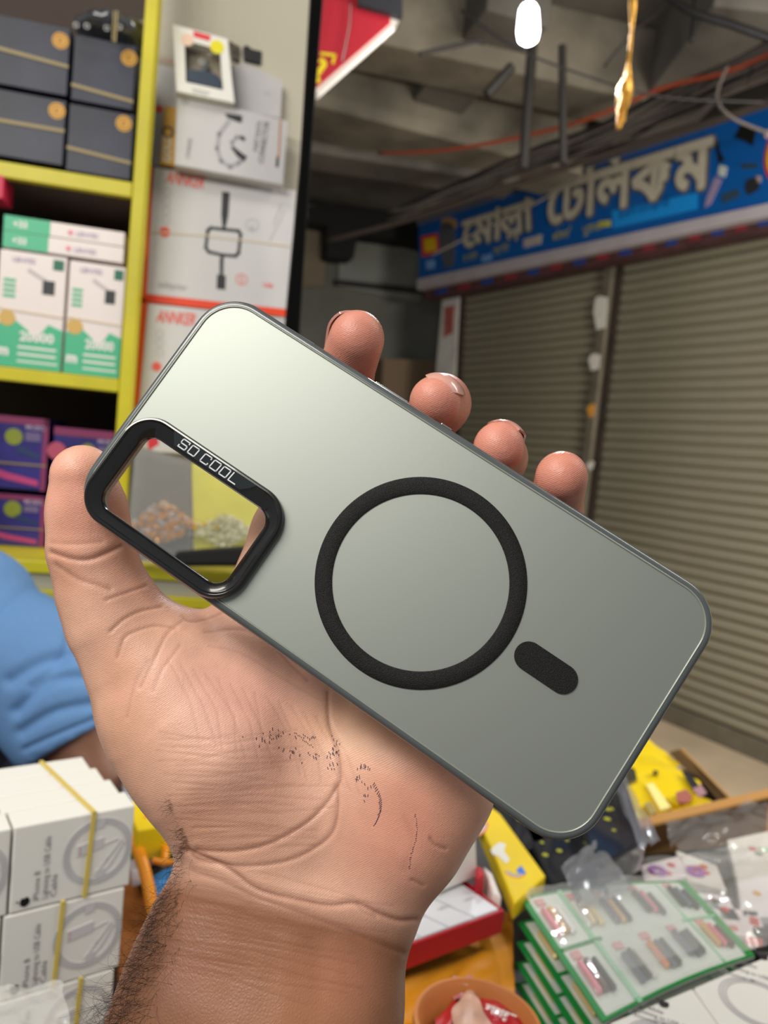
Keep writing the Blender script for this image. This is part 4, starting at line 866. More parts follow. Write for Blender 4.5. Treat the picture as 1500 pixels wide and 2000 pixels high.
def curved_pack(pts, z, label, seed):
    th = thing('yellow_pack', at_z(sum(p[0] for p in pts)/4, sum(p[1] for p in pts)/4, z-.02), label, 'packet', 'yellow packs in the cardboard carton')
    crumple('foil', pts, z, .0022, mat('yellow_foil', (244, 212, 8), .3, noise=.06, nscale=30, coat=.3), seed, n=8, parent=th, hump=1.0)
    return th, pts
YP = [([(1150, 1575), (1205, 1478), (1335, 1560), (1258, 1618)], .982, 'yellow pack nearest the phone case corner in the carton'),
      ([(1200, 1500), (1250, 1462), (1372, 1528), (1330, 1580)], .985, 'yellow pack with round pink print, right side of the carton'),
      ([(1225, 1475), (1262, 1440), (1330, 1492), (1300, 1512)], .975, 'yellow pack at the back of the carton'),
      ([(1190, 1590), (1290, 1520), (1396, 1568), (1252, 1622)], .978, 'yellow pack lying along the front wall of the carton')]
for i, (pts, z, lab) in enumerate(YP):
    th, _ = curved_pack(pts, z, lab, 30+i)
    def dec(pp, c_, nm):
        fr = top_frame((pp[0][0], pp[0][1]), (pp[1][0], pp[1][1]), z+.0075)
        MB().prism(fr, [fr.uv(x, y) for x, y in pp], -.002, .0003).build(nm, mat('yp%d_%d_%d' % c_, c_, .4), th)
    if i == 0: dec([(1222, 1495), (1240, 1502), (1244, 1522), (1226, 1530), (1216, 1516)], (60, 56, 40), 'black_mark'); dec([(1258, 1570), (1272, 1566), (1284, 1586), (1270, 1592)], (170, 150, 90), 'grey_label'); dec([(1262, 1532), (1276, 1530), (1310, 1576), (1290, 1582)], (250, 236, 150), 'pale_patch')
    if i == 1: dec([(1320, 1548), (1340, 1542), (1352, 1556), (1342, 1568), (1324, 1566)], (170, 100, 90), 'pink_picture'); dec([(1332, 1505), (1350, 1512), (1366, 1536), (1352, 1540)], (36, 34, 40), 'black_mark'); dec([(1350, 1536), (1368, 1532), (1380, 1548), (1366, 1556)], (170, 130, 140), 'pink_picture'); dec([(1276, 1504), (1286, 1506), (1284, 1512), (1275, 1510)], (90, 80, 30), 'black_mark')
    if i == 2: dec([(1252, 1468), (1262, 1474), (1266, 1484), (1256, 1480)], (80, 80, 40), 'black_mark')
flat('black_card', [(1330, 1500), (1362, 1514), (1402, 1560), (1374, 1572)], .965, .01, mat('dk_plastic', (0, 0, 0)), 'black card edge between the yellow packs and the carton back', 'card')

# clear packets of pink, red and green goods at the right
pal2 = [((226, 214, 216), 'pale pink'), ((222, 216, 208), 'whitish'), ((230, 224, 226), 'white')]
items = [((1250, 1690), (1330, 1670), (1345, 1710), (1262, 1732), 0, 'pale pink card with purple ring just above the top adapter sheet'), ((1320, 1660), (1400, 1690), (1420, 1740), (1345, 1720), 1, 'whitish card with a red top beside the purple ring card'),
         ((1345, 1740), (1420, 1750), (1450, 1800), (1370, 1790), 2, 'white card with a dark clip, right of the green border'), ((1400, 1770), (1480, 1780), (1500, 1830), (1420, 1825), 0, 'pale pink card with red dots at the right edge'),
         ((1420, 1640), (1560, 1610), (1580, 1700), (1440, 1720), 1, 'whitish card with a green stripe near the right edge'), ((1440, 1720), (1560, 1700), (1580, 1790), (1450, 1790), 2, 'white card under film at the right edge')]
for a, b, c_, d, k, lab in items:
    cx = (a[0]+b[0]+c_[0]+d[0])/4; cy = (a[1]+b[1]+c_[1]+d[1])/4; z = .975
    th = flat('goods_card', [a, b, c_, d], z, .008, mat('gc%d' % k, pal2[k][0], .4, noise=.08, nscale=40), lab, 'card', 'small accessory cards in clear bags', bevel=.001)
    fr = top_frame((cx, cy), (cx+30, cy), z); rn = random.Random(int(cx+cy))
    for j in range(3):
        u, v = rn.uniform(-.014, .014), rn.uniform(-.01, .01); c2 = rn.choice(((200, 40, 50), (206, 60, 70), (210, 150, 60), (90, 100, 96)))
        MB().disc(fr, u, v, .004, 0, .0006, n=10).build('red_dot' if c2[0] > 195 and c2[1] < 100 else 'print_dot', mat('gd%d_%d_%d' % c2, c2, .4), th)
    if 'purple' in lab: MB().ring(fr, -.008, -.002, .0085, .004, 0, .002, 20).build('purple_ring', mat('purple', (150, 40, 170), .3), th)
    if 'green stripe' in lab: MB().rect(fr, -.004, .004, .02, .010, 0, .001).build('green_stripe', mat('greenst', (70, 160, 90), .4), th)
    if 'red top' in lab or 'dark clip' in lab: MB().rect(fr, -.012, .004, .008, .009, 0, .001).build('top_band', mat('rtop', (190, 50, 60), .4) if 'red' in lab else mat('clipd', (70, 84, 80), .4), th)
crumple('clear_bag', [(1250, 1672), (1560, 1640), (1600, 1830), (1380, 1850)], .992, .007, mat('film_clear2', (232, 232, 230), .15, alpha=.28, spec=1, coat=1, bump=.6, bscale=30), 21, 'large crumpled clear bag over the small cards at the right edge', n=18)
crumple('clear_bag', [(1290, 1600), (1500, 1560), (1540, 1680), (1330, 1680)], .99, .009, M_film, 22, 'clear shiny bag leaning on the cardboard carton', n=16)
th = flat('connector', [(1470, 1808), (1540, 1812), (1540, 1828), (1472, 1826)], .985, .008, mat('dk_plastic', (0, 0, 0)), 'black plug lying at the right edge above the white boxes', 'plug')
th = flat('connector', [(1452, 1826), (1492, 1832), (1488, 1848), (1456, 1842)], .983, .008, mat('rtop', (0, 0, 0)), 'small red plug beside the black plug at the right edge', 'plug')
th = flat('connector', [(1466, 1842), (1540, 1850), (1540, 1866), (1476, 1862)], .982, .008, mat('dk_plastic', (0, 0, 0)), 'black plug under the red one at the right edge', 'plug')

# ------------------------------------------------------------------ organic surfaces: blended round cones -> one continuous mesh
def cone_sdf(Pn, a, b, ra, rb):
    a = np.asarray(a, np.float32); b = np.asarray(b, np.float32); ba = b-a; L = float(ba@ba)
    pa = Pn-a; h = np.clip((pa@ba)/max(L, 1e-12), 0, 1); d = pa-h[..., None]*ba
    return np.sqrt((d*d).sum(-1))-(ra+(rb-ra)*h)
def smin(a, b, k):
    h = np.clip(.5+.5*(b-a)/k, 0, 1); return b*(1-h)+a*h-k*h*(1-h)
class Field:
    def __init__(s, lo, hi, h):
        s.lo = np.array(lo, np.float32); s.h = h; s.n = np.ceil((np.array(hi)-s.lo)/h).astype(int)+1
        s.f = np.full(s.n, .05, np.float32)
    def blank(s): g = Field.__new__(Field); g.lo, g.h, g.n = s.lo, s.h, s.n; g.f = np.full(s.n, .05, np.float32); return g
    def cone(s, a, b, ra, rb, k):
        a = np.array(a, float); b = np.array(b, float); pad = max(ra, rb)+k+.012 if True else 0
        lo = np.maximum(((np.minimum(a, b)-pad-s.lo)/s.h).astype(int), 0); hi = np.minimum(((np.maximum(a, b)+pad-s.lo)/s.h).astype(int)+2, s.n)
        if (hi <= lo).any(): return
        ax = [s.lo[i]+s.h*np.arange(lo[i], hi[i], dtype=np.float32) for i in range(3)]
        G = np.stack(np.meshgrid(*ax, indexing='ij'), -1); d = cone_sdf(G, a, b, ra, rb)
        sl = tuple(slice(lo[i], hi[i]) for i in range(3)); s.f[sl] = smin(s.f[sl], d, k)
    def chain(s, pts, k, k0=None):
        for p, q in zip(pts, pts[1:]): s.cone(p[0], q[0], p[1], q[1], k)
    def merge(s, o, k): s.f = smin(s.f, o.f, k)
    def mesh(s):
        f = s.f; n = s.n; ins = f < 0
        c = sum(ins[i:n[0]-1+i, j:n[1]-1+j, k:n[2]-1+k].astype(np.int8) for i in (0, 1) for j in (0, 1) for k in (0, 1))
        act = (c > 0) & (c < 8); idx = np.argwhere(act); num = np.full(act.shape, -1, np.int64); num[act] = np.arange(len(idx))
        acc = np.zeros((len(idx), 3)); cnt = np.zeros(len(idx))
        cor = [(i, j, k) for i in (0, 1) for j in (0, 1) for k in (0, 1)]
        for A in cor:
            for ax in range(3):
                if A[ax]: continue
                B = list(A); B[ax] = 1
                fa = f[idx[:, 0]+A[0], idx[:, 1]+A[1], idx[:, 2]+A[2]]; fb = f[idx[:, 0]+B[0], idx[:, 1]+B[1], idx[:, 2]+B[2]]
                m = (fa < 0) != (fb < 0); t = fa[m]/(fa[m]-fb[m]); p = np.array(A, float)[None].repeat(m.sum(), 0); p[:, ax] = t
                acc[m] += p; cnt[m] += 1
        V = s.lo+(idx+acc/cnt[:, None])*s.h; quads = []
        for ax in range(3):
            o = [0, 1, 2]; o.remove(ax); b, cc = o
            sl0 = [slice(1, -1)]*3; sl1 = [slice(1, -1)]*3; sl0[ax] = slice(0, n[ax]-1); sl1[ax] = slice(1, n[ax])
            a0 = ins[tuple(sl0)]; a1 = ins[tuple(sl1)]; e = np.argwhere(a0 != a1); flip = a0[tuple(e.T)]
            e = e.copy(); e[:, b] += 1; e[:, cc] += 1
            def g(db, dc): q = e.copy(); q[:, b] -= db; q[:, cc] -= dc; return num[tuple(q.T)]
            Q = np.stack([g(1, 1), g(0, 1), g(0, 0), g(1, 0)], 1)
            if ax == 1: flip = ~flip
            Q[~flip] = Q[~flip][:, ::-1]; quads.append(Q)
        Q = np.concatenate(quads); Q = Q[(Q >= 0).all(1)]
        return V, Q
def np_mesh(name, V, Q, smooth=True):
    me = bpy.data.meshes.new(name); me.vertices.add(len(V)); me.vertices.foreach_set('co', V.astype(np.float32).ravel())
    me.loops.add(Q.size); me.loops.foreach_set('vertex_index', Q.ravel().astype(np.int32)); me.polygons.add(len(Q))
    me.polygons.foreach_set('loop_start', np.arange(0, Q.size, Q.shape[1], dtype=np.int32)); me.update(calc_edges=True); me.validate()
    me.polygons.foreach_set('use_smooth', [True]*len(me.polygons)); return me
def subdivided(me):
    o = bpy.data.objects.new('tmp', me); COL.objects.link(o); md = o.modifiers.new('s', 'SUBSURF'); md.levels = 1; md.render_levels = 1
    e = o.evaluated_get(bpy.context.evaluated_depsgraph_get()); r = bpy.data.meshes.new_from_object(e); bpy.data.objects.remove(o); return r
def get_co(me):
    a = np.empty(len(me.vertices)*3, np.float32); me.vertices.foreach_get('co', a); n = np.empty(len(me.vertices)*3, np.float32); me.vertices.foreach_get('normal', n); return a.reshape(-1, 3), n.reshape(-1, 3)
def C3(px, py, d): return ((px-750)/1500*d, (1000-py)/1500*d, -d)      # camera-aligned metres
def pts(*a): return [(C3(x, y, d), r/1000) for x, y, d, r in a]
def proj(V): return np.stack([750+V[:, 0]/-V[:, 2]*1500, 1000-V[:, 1]/-V[:, 2]*1500], 1)
CMnp = np.array(CM)[:3]
def polydist(Q, poly):
    d = np.full(len(Q), 1e9)
    for a, b in zip(poly, poly[1:]):
        a = np.array(a, float); b = np.array(b, float); ba = b-a; h = np.clip(((Q-a)@ba)/max(ba@ba, 1e-9), 0, 1); d = np.minimum(d, np.linalg.norm(Q-a-h[:, None]*ba, axis=1))
    return d
def curve_pts(p, n=6):
    out = []
    P_ = [np.array(x, float) for x in p]
    for i in range(len(P_)-1):
        p0, p1, p2, p3 = P_[max(i-1, 0)], P_[i], P_[i+1], P_[min(i+2, len(P_)-1)]
        for k in range(n): t = k/n; out.append(.5*((2*p1)+(p2-p0)*t+(2*p0-5*p1+4*p2-p3)*t*t+(3*p1-p0-3*p2+p3)*t**3))
    out.append(P_[-1]); return out
def smooth_noise(V, sc, seed):
    rs = np.random.RandomState(seed); o = np.zeros(len(V))
    for i in range(10): k = rs.randn(3)*sc; o += np.sin(V@k+rs.rand()*6.28)
    return o/3.2

# ---- skin
def skin_mat(name, bump=1.0, sss=.12):
    m = bpy.data.materials.new(name); m.use_nodes = True; nt = m.node_tree; b = nt.nodes['Principled BSDF']
    at = nt.nodes.new('ShaderNodeAttribute'); at.attribute_name = 'tone'
    tc = nt.nodes.new('ShaderNodeTexCoord')
    n1 = nt.nodes.new('ShaderNodeTexNoise'); n1.inputs['Scale'].default_value = 160; n1.inputs['Detail'].default_value = 5
    mr = nt.nodes.new('ShaderNodeMapRange'); mr.inputs[3].default_value = .86; mr.inputs[4].default_value = 1.14
    mx = nt.nodes.new('ShaderNodeVectorMath'); mx.operation = 'SCALE'
    nt.links.new(tc.outputs['Object'], n1.inputs['Vector']); nt.links.new(n1.outputs['Fac'], mr.inputs[0]); nt.links.new(at.outputs['Color'], mx.inputs[0]); nt.links.new(mr.outputs[0], mx.inputs['Scale'])
    mxc = nt.nodes.new('ShaderNodeVectorMath'); mxc.operation = 'SCALE'; mr2 = nt.nodes.new('ShaderNodeMapRange'); mr2.inputs[3].default_value = .93; mr2.inputs[4].default_value = 1.07
    nt.links.new(mx.outputs[0], mxc.inputs[0]); nt.links.new(mr2.outputs[0], mxc.inputs['Scale']); nt.links.new(mxc.outputs[0], b.inputs['Base Color'])
    b.inputs['Roughness'].default_value = .42; b.inputs['Specular IOR Level'].default_value = .42
    b.inputs['Subsurface Weight'].default_value = sss; b.inputs['Subsurface Radius'].default_value = (1, .35, .18); b.inputs['Subsurface Scale'].default_value = .004
    vo = nt.nodes.new('ShaderNodeTexVoronoi'); vo.feature = 'DISTANCE_TO_EDGE'; vo.inputs['Scale'].default_value = 1100
    mp = nt.nodes.new('ShaderNodeMapping'); mp.inputs['Scale'].default_value = (1, .55, 1); mp.inputs['Rotation'].default_value = (0, .5, 0)
    n2 = nt.nodes.new('ShaderNodeTexNoise'); n2.inputs['Scale'].default_value = 60; n2.inputs['Detail'].default_value = 2
    nt.links.new(tc.outputs['Object'], mp.inputs[0]); nt.links.new(mp.outputs[0], vo.inputs['Vector'])
    b1 = nt.nodes.new('ShaderNodeBump'); b1.inputs['Strength'].default_value = .35*bump; b1.inputs['Distance'].default_value = .00025
    nt.links.new(vo.outputs['Distance'], b1.inputs['Height'])
    wv = nt.nodes.new('ShaderNodeTexWave'); wv.inputs['Scale'].default_value = 640; wv.inputs['Distortion'].default_value = 22; wv.inputs['Detail'].default_value = 1; wv.inputs['Detail Scale'].default_value = .05
    mp2 = nt.nodes.new('ShaderNodeMapping'); mp2.inputs['Rotation'].default_value = (0, -1.0, 0); nt.links.new(tc.outputs['Object'], mp2.inputs[0]); nt.links.new(mp2.outputs[0], wv.inputs['Vector'])
    b2 = nt.nodes.new('ShaderNodeBump'); b2.inputs['Strength'].default_value = .26*bump; b2.inputs['Distance'].default_value = .00012
    ml = nt.nodes.new('ShaderNodeMath'); ml.operation = 'SUBTRACT'; ml.inputs[1].default_value = .5; nt.links.new(wv.outputs['Fac'], ml.inputs[0]); ml2 = nt.nodes.new('ShaderNodeMath'); ml2.operation = 'MULTIPLY_ADD'; ml2.inputs[2].default_value = .5; nt.links.new(ml.outputs[0], ml2.inputs[0]); nt.links.new(at.outputs['Alpha'], ml2.inputs[1]); nt.links.new(ml2.outputs[0], mr2.inputs[0]); nt.links.new(ml2.outputs[0], b2.inputs['Height']); nt.links.new(b1.outputs[0], b2.inputs['Normal'])
    nt.links.new(b2.outputs[0], b.inputs['Normal']); return m
M_skin = skin_mat('skin')

# ------------------------------------------------------------------ seller in the blue shirt (left), sitting behind the counter
def seller():
    base = CAM+R*-.62+F*.95; base.z = 0
    th = thing('person', base, 'seated seller in a light blue short sleeved shirt, arm and shoulder at the left edge', 'person')
    o0 = ORG[th]; inv = np.array(CM.to_3x3()).T
    def W(v): return tuple(inv@(np.array(v)-np.array(CAM)))   # world -> camera aligned
    def finish(fl, name, m, tone, disp=None):
        V, Q = fl.mesh(); me = np_mesh(name, V, Q); me = subdivided(me); co, no = get_co(me)
        if disp is not None: co = co+no*disp(co)[:, None]
        wc = co@CMnp[:, :3].T+CMnp[:, 3]-np.array(o0); me.vertices.foreach_set('co', wc.astype(np.float32).ravel()); me.update()
        at = me.color_attributes.new('tone', 'FLOAT_COLOR', 'POINT'); c = np.ones((len(co), 4), np.float32); c[:, :3] = tone(co) if callable(tone) else tone; at.data.foreach_set('color', c.ravel())
        o = bpy.data.objects.new(name, me); COL.objects.link(o); me.materials.clear(); me.materials.append(m); o.parent = th; return o
    S = np.array(C3(-60, 1190, .86)); sh = lambda dx, dy, dz: tuple(S+np.array((dx, dy, dz)))
    # body: head, neck, arm, forearm, hand
    f = Field((-.95, -.62, -1.35), (-.05, .36, -.55), .006)
    f.chain([(sh(-.20, .04, -.05), .06), (sh(-.20, .11, -.04), .055)], .02)
    f.chain([(sh(-.20, .17, -.03), .078), (sh(-.20, .245, -.05), .088)], .03); f.chain([(sh(-.20, .15, .01), .045), (sh(-.20, .22, .015), .06)], .03)
    f.chain([(sh(-.20, .185, .068), .010), (sh(-.20, .205, .055), .006)], .012)
    for s_ in (-1, 1): f.chain([(sh(-.20+s_*.085, .19, -.04), .014), (sh(-.20+s_*.088, .21, -.045), .016)], .006)
    f.chain([(C3(150, 1430, .84), .036), (C3(178, 1520, .83), .035), (C3(150, 1640, .82), .034), (C3(80, 1695, .78), .028), (C3(20, 1700, .73), .022)], .02)
    f.chain([(C3(-20, 1250, .86), .045), (C3(150, 1430, .84), .037)], .02)
    f.chain([(C3(10, 1702, .72), .022), (C3(-15, 1704, .69), .02)], .015)
    for k in range(4): f.chain([(C3(-40+14*k, 1704, .69), .009), (C3(-60+16*k, 1712, .665), .008), (C3(-75+16*k, 1724, .65), .007)], .004)
    f.chain([(C3(-10, 1694, .69), .011), (C3(-30, 1684, .66), .009)], .006)
    f.chain([(sh(-.36, -.04, -.04), .05), (sh(-.42, -.25, -.05), .042), (sh(-.34, -.38, .06), .03)], .02)
    finish(f, 'body', M_skin, np.array(lin(128, 88, 70)))
    # shirt
    f = Field((-.95, -.55, -1.3), (-.05, .12, -.6), .005)
    f.chain([(C3(-50, 1215, .87), .076), (C3(42, 1290, .86), .067), (C3(108, 1365, .85), .061), (C3(138, 1418, .845), .059)], .03)
    f.chain([(sh(-.06, -.01, -.04), .085), (sh(-.17, .02, -.05), .08), (sh(-.32, -.01, -.05), .08)], .05)
    f.chain([(sh(-.09, -.10, -.05), .125), (sh(-.12, -.42, -.06), .13)], .06); f.chain([(sh(-.27, -.10, -.05), .13), (sh(-.25, -.42, -.06), .13)], .06)
    f.chain([(sh(-.34, -.02, -.04), .075), (sh(-.40, -.16, -.05), .062)], .03)
    # cut the sleeve opening with a plane across the arm
    ax = [f.lo[i]+f.h*np.arange(f.n[i]) for i in range(3)]; G = np.stack(np.meshgrid(*ax, indexing='ij'), -1)
    p0 = np.array(C3(112, 1458, .845)); dn = np.array(C3(150, 1500, .84))-np.array(C3(105, 1390, .845)); dn /= np.linalg.norm(dn)
    dn = np.array((.42, -.9, .05)); dn /= np.linalg.norm(dn)
    cut = (G-p0)@dn; near = (G[..., 0] > C3(20, 1400, .85)[0]); f.f = np.where(near, np.maximum(f.f, cut), f.f).astype(np.float32)
    def folds(co):
        q = proj(co); d = .0022*smooth_noise(co, 26, 3)
        for (poly, a, wd) in (([(20, 1330), (90, 1290), (170, 1270)], .006, 13), ([(30, 1390), (100, 1330), (190, 1320)], .006, 12), ([(40, 1430), (110, 1390), (200, 1370)], .005, 11), ([(0, 1200), (60, 1150), (110, 1150)], .003, 12), ([(60, 1340), (120, 1290), (140, 1240)], .004, 11), ([(50, 1462), (120, 1432), (210, 1395)], .0035, 5)):
            d -= a*np.exp(-(polydist(q, curve_pts(poly))/wd)**2)
        return d
    so = finish(f, 'shirt', mat('shirt_blue', (98, 140, 192), .85, noise=.05, nscale=300, bump=.2, bscale=700), (1, 1, 1), folds)
    # navy apron over the shirt front
    f = Field((-.95, -.62, -1.3), (-.05, .05, -.6), .007)
    f.chain([(sh(-.085, -.14, -.045), .132), (sh(-.12, -.46, -.055), .138)], .05); f.chain([(sh(-.27, -.14, -.045), .132), (sh(-.25, -.46, -.055), .138)], .06)
    finish(f, 'apron', mat('navy_cloth', (18, 30, 58), .8), (1, 1, 1))
    # hair
    f = Field((-.95, -.1, -1.2), (-.3, .4, -.6), .006)
    f.chain([(sh(-.20, .25, -.08), .092), (sh(-.20, .285, -.045), .082)], .02); f.chain([(sh(-.20, .17, -.10), .075), (sh(-.20, .25, -.09), .085)], .02)
    finish(f, 'hair', mat('hair_black', (18, 15, 14), .6), (1, 1, 1))
    # navy trousers / lap
    f = Field((-.95, -1.25, -1.4), (-.02, -.18, -.45), .009)
    f.chain([(sh(-.13, -.47, -.04), .125), (sh(-.27, -.47, -.04), .125)], .05)
    for s_ in (-.10, -.30): f.chain([(sh(s_, -.50, -.03), .10), (sh(s_, -.56, .07), .085)], .04); f.chain([(sh(s_, -.56, .07), .08), (sh(s_, -.86, .06), .06)], .04)
    finish(f, 'trousers', mat('navy_cloth', (18, 30, 58), .8), (1, 1, 1))
    # eyes
    for s_ in (-1, 1):
        c_ = CM@Vector(sh(-.20+s_*.032, .215, .058)); lathe(c_, F, [(-.011, .001), (-.008, .008), (0, .011), (.008, .008), (.011, .001)], 12).build('eye', mat('eye_white', (225, 220, 214), .3), th, smooth=True)
    return th
seller()

# ------------------------------------------------------------------ the hand
HD = thing('person', P(560, 1900, .225), 'left hand and hairy forearm of a person holding the phone case, palm towards the viewer', 'person')
def fingers():
    out = []
    out.append(pts((505, 1215, .242, 13), (560, 1040, .250, 10.8), (630, 860, .252, 9.6), (668, 745, .238, 8.9), (697, 662, .2255, 8.6)))
    out.append(pts((640, 1230, .246, 13), (740, 1010, .262, 10.6), (812, 860, .260, 9.4), (864, 788, .2405, 9.2), (852, 784, .2245, 8.0)))
    out.append(pts((770, 1300, .246, 13), (860, 1090, .258, 10.2), (935, 950, .256, 9.0), (975, 892, .236, 8.1), (973, 874, .2185, 7.5)))
    out.append(pts((885, 1420, .240, 12), (975, 1230, .246, 9.2), (1050, 1090, .243, 8.4), (1084, 1000, .2265, 7.9), (1096, 932, .2125, 7.2)))
    return out
def build_hand():
    f = Field((-.175, -.215, -.292), (.082, .068, -.135), .00095)
    # forearm and wrist
    f.chain(pts((455, 1760, .231, 20), (413, 1880, .227, 20.8), (378, 2020, .222, 23), (300, 2250, .214, 27), (270, 2420, .206, 29)), .012)
    f.chain(pts((655, 1770, .231, 18.5), (640, 1880, .228, 19.5), (610, 2020, .223, 22), (570, 2250, .214, 26), (540, 2420, .206, 28)), .014)
    f.chain(pts((555, 1760, .231, 20), (505, 2020, .222, 24), (420, 2420, .206, 30)), .012)
    # thenar
    f.chain(pts((275, 1285, .2345, 16.5), (345, 1380, .236, 21.5), (430, 1465, .236, 25), (500, 1590, .237, 23), (520, 1700, .234, 20)), .008)
    f.chain(pts((350, 1290, .238, 15), (430, 1390, .240, 20), (560, 1560, .241, 20)), .010)
    # palm rays
    f.chain(pts((520, 1680, .238, 16), (500, 1380, .242, 15), (500, 1225, .243, 13)), .010)
    f.chain(pts((600, 1700, .238, 16), (620, 1450, .241, 15), (640, 1240, .246, 13)), .010)
    f.chain(pts((680, 1720, .238, 16), (740, 1480, .240, 15), (770, 1310, .246, 13)), .010)
    f.chain(pts((715, 1735, .235, 17.5), (785, 1610, .2335, 18.5), (845, 1520, .2335, 17), (888, 1420, .239, 12.5)), .010)
    f.chain(pts((640, 1600, .2365, 16), (760, 1480, .236, 16)), .012)
    # thumb
    th_ = f.blank(); th_.chain(pts((275, 1275, .2345, 16.5), (232, 1215, .233, 14.6), (200, 1148, .2315, 12.8), (180, 1076, .230, 11.9), (171, 1000, .2285, 10.7), (164, 932, .2265, 8.9)), .004)
    f.merge(th_, .004)
    fg = f.blank(); first = True
    for ch in fingers():
        g = f.blank(); g.chain(ch, .003)
        fg.f = np.minimum(fg.f, g.f) if not first else g.f; first = False
    f.merge(fg, .0055)
    # keep the far palm from poking through the case back
    V, Q = f.mesh(); me = subdivided(np_mesh('hand', V, Q)); co, no = get_co(me)
    return me, co.astype(np.float64), no.astype(np.float64)
hm, co, no = build_hand()
q = proj(co); front = np.clip((no*(-co/np.linalg.norm(co, axis=1)[:, None])).sum(1)*2.2, 0, 1)
on_arm = np.clip((q[:, 1]-1700)/90, 0, 1)
sdisp = .00022*smooth_noise(co, 120, 1)+.0005*smooth_noise(co, 45, 2)
tint = np.zeros(len(co))
creases = [  # polyline in the photo, depth mm, width px
 ([(640, 1352), (643, 1414), (658, 1461), (665, 1513), (658, 1537), (629, 1578), (590, 1613), (526, 1648), (455, 1664), (385, 1660)], .8, 5),
 ([(658, 1537), (660, 1578), (649, 1625), (608, 1660), (549, 1684), (461, 1692), (385, 1678), (362, 1648)], .7, 5),
 ([(640, 1420), (700, 1440), (716, 1500)], .0, 5),
 ([(355, 1660), (385, 1668), (450, 1700), (502, 1736), (579, 1754), (643, 1766), (696, 1764), (743, 1786), (782, 1799), (815, 1796)], 1.1, 6),
 ([(372, 1700), (432, 1722), (500, 1752), (567, 1775), (637, 1801), (696, 1824), (757, 1850), (790, 1862)], .5, 6),
 ([(700, 1766), (712, 1782), (735, 1792)], .4, 4),
 ([(206, 1172), (250, 1156), (287, 1143)], .45, 3.5), ([(214, 1234), (244, 1208), (279, 1191), (317, 1183)], .55, 3.5),
 ([(227, 1285), (240, 1250), (256, 1236), (303, 1220), (344, 1226)], .45, 3.5),
 ([(274, 1343), (290, 1310), (303, 1285), (326, 1238), (356, 1212)], .4, 4), ([(300, 1350), (316, 1310), (330, 1290), (352, 1260)], .3, 4), ([(250, 1400), (262, 1340), (290, 1290)], .25, 5),
 ([(99, 1078), (139, 1091), (174, 1092), (209, 1079), (238, 1064)], 1.1, 6), ([(108, 1104), (150, 1130), (197, 1144), (215, 1150)], .5, 6), ([(100, 1060), (140, 1062), (200, 1058)], .3, 5),
 ([(356, 1204), (372, 1214), (400, 1210), (450, 1190)], .5, 4), ([(400, 1235), (470, 1230), (520, 1250), (560, 1290), (600, 1330)], .4, 4), ([(410, 1262), (470, 1275), (560, 1330), (630, 1370)], .2, 3),
 ([(790, 1600), (806, 1640), (790, 1700)], .15, 9), ([(872, 1660), (852, 1652), (842, 1640)], .6, 4), ([(828, 1733), (806, 1722)], .5, 4),
 ([(560, 1850), (555, 1950), (530, 2110)], -.5, 26), ([(625, 1840), (622, 1950), (600, 2110)], .55, 24),
 ([(500, 1215), (470, 1140), (520, 1090)], .4, 3), ([(462, 1128), (478, 1118), (500, 1095)], .4, 3)]
sel = front > .01
for poly, dmm, wd in creases:
    if dmm == 0: continue
    D = polydist(q[sel], curve_pts(poly, 5)); g = np.exp(-(D/wd)**2); g2 = np.exp(-((D-wd*2.2)/(wd*1.5))**2)
    sdisp[sel] -= .00045*dmm*g*front[sel]; sdisp[sel] += .00006*dmm*g2*front[sel]
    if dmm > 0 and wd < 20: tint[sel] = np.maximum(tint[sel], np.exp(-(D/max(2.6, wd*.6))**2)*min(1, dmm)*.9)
# fine lines: thenar fan, wrist rows, forearm
rs = np.random.RandomState(5)
for i in range(34):      # lines running across the lower thenar
    y = 1430+i*7.2+rs.randn()*2; x0 = 300+i*1.5+rs.rand()*60; ln = 120+rs.rand()*160
    p = [(x0, y+rs.randn()*3), (x0+ln*.5, y+10+rs.randn()*5-i*.5), (x0+ln, y-4+rs.randn()*8)]
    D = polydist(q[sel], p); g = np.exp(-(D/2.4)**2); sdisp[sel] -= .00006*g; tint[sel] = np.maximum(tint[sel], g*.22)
for i in range(26):      # rows below the wrist crease
    y = 1700+i*8+rs.randn()*2; x0 = 340-i*3+rs.rand()*50; ln = 180+rs.rand()*230
    p = [(x0, y-14), (x0+ln*.5, y+14+rs.randn()*3), (x0+ln, y+50+rs.randn()*6)]
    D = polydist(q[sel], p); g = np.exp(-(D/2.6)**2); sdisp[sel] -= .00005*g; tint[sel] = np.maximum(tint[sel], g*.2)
for i in range(14):      # long thenar diagonals
    x0 = 330+i*24; p = [(x0, 1290+i*9), (x0+40+rs.randn()*8, 1370+i*9), (x0+60+rs.randn()*10, 1450+i*8)]
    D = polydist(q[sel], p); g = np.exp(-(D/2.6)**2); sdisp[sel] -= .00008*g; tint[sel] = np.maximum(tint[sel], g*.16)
co2 = co+no*sdisp[:, None]
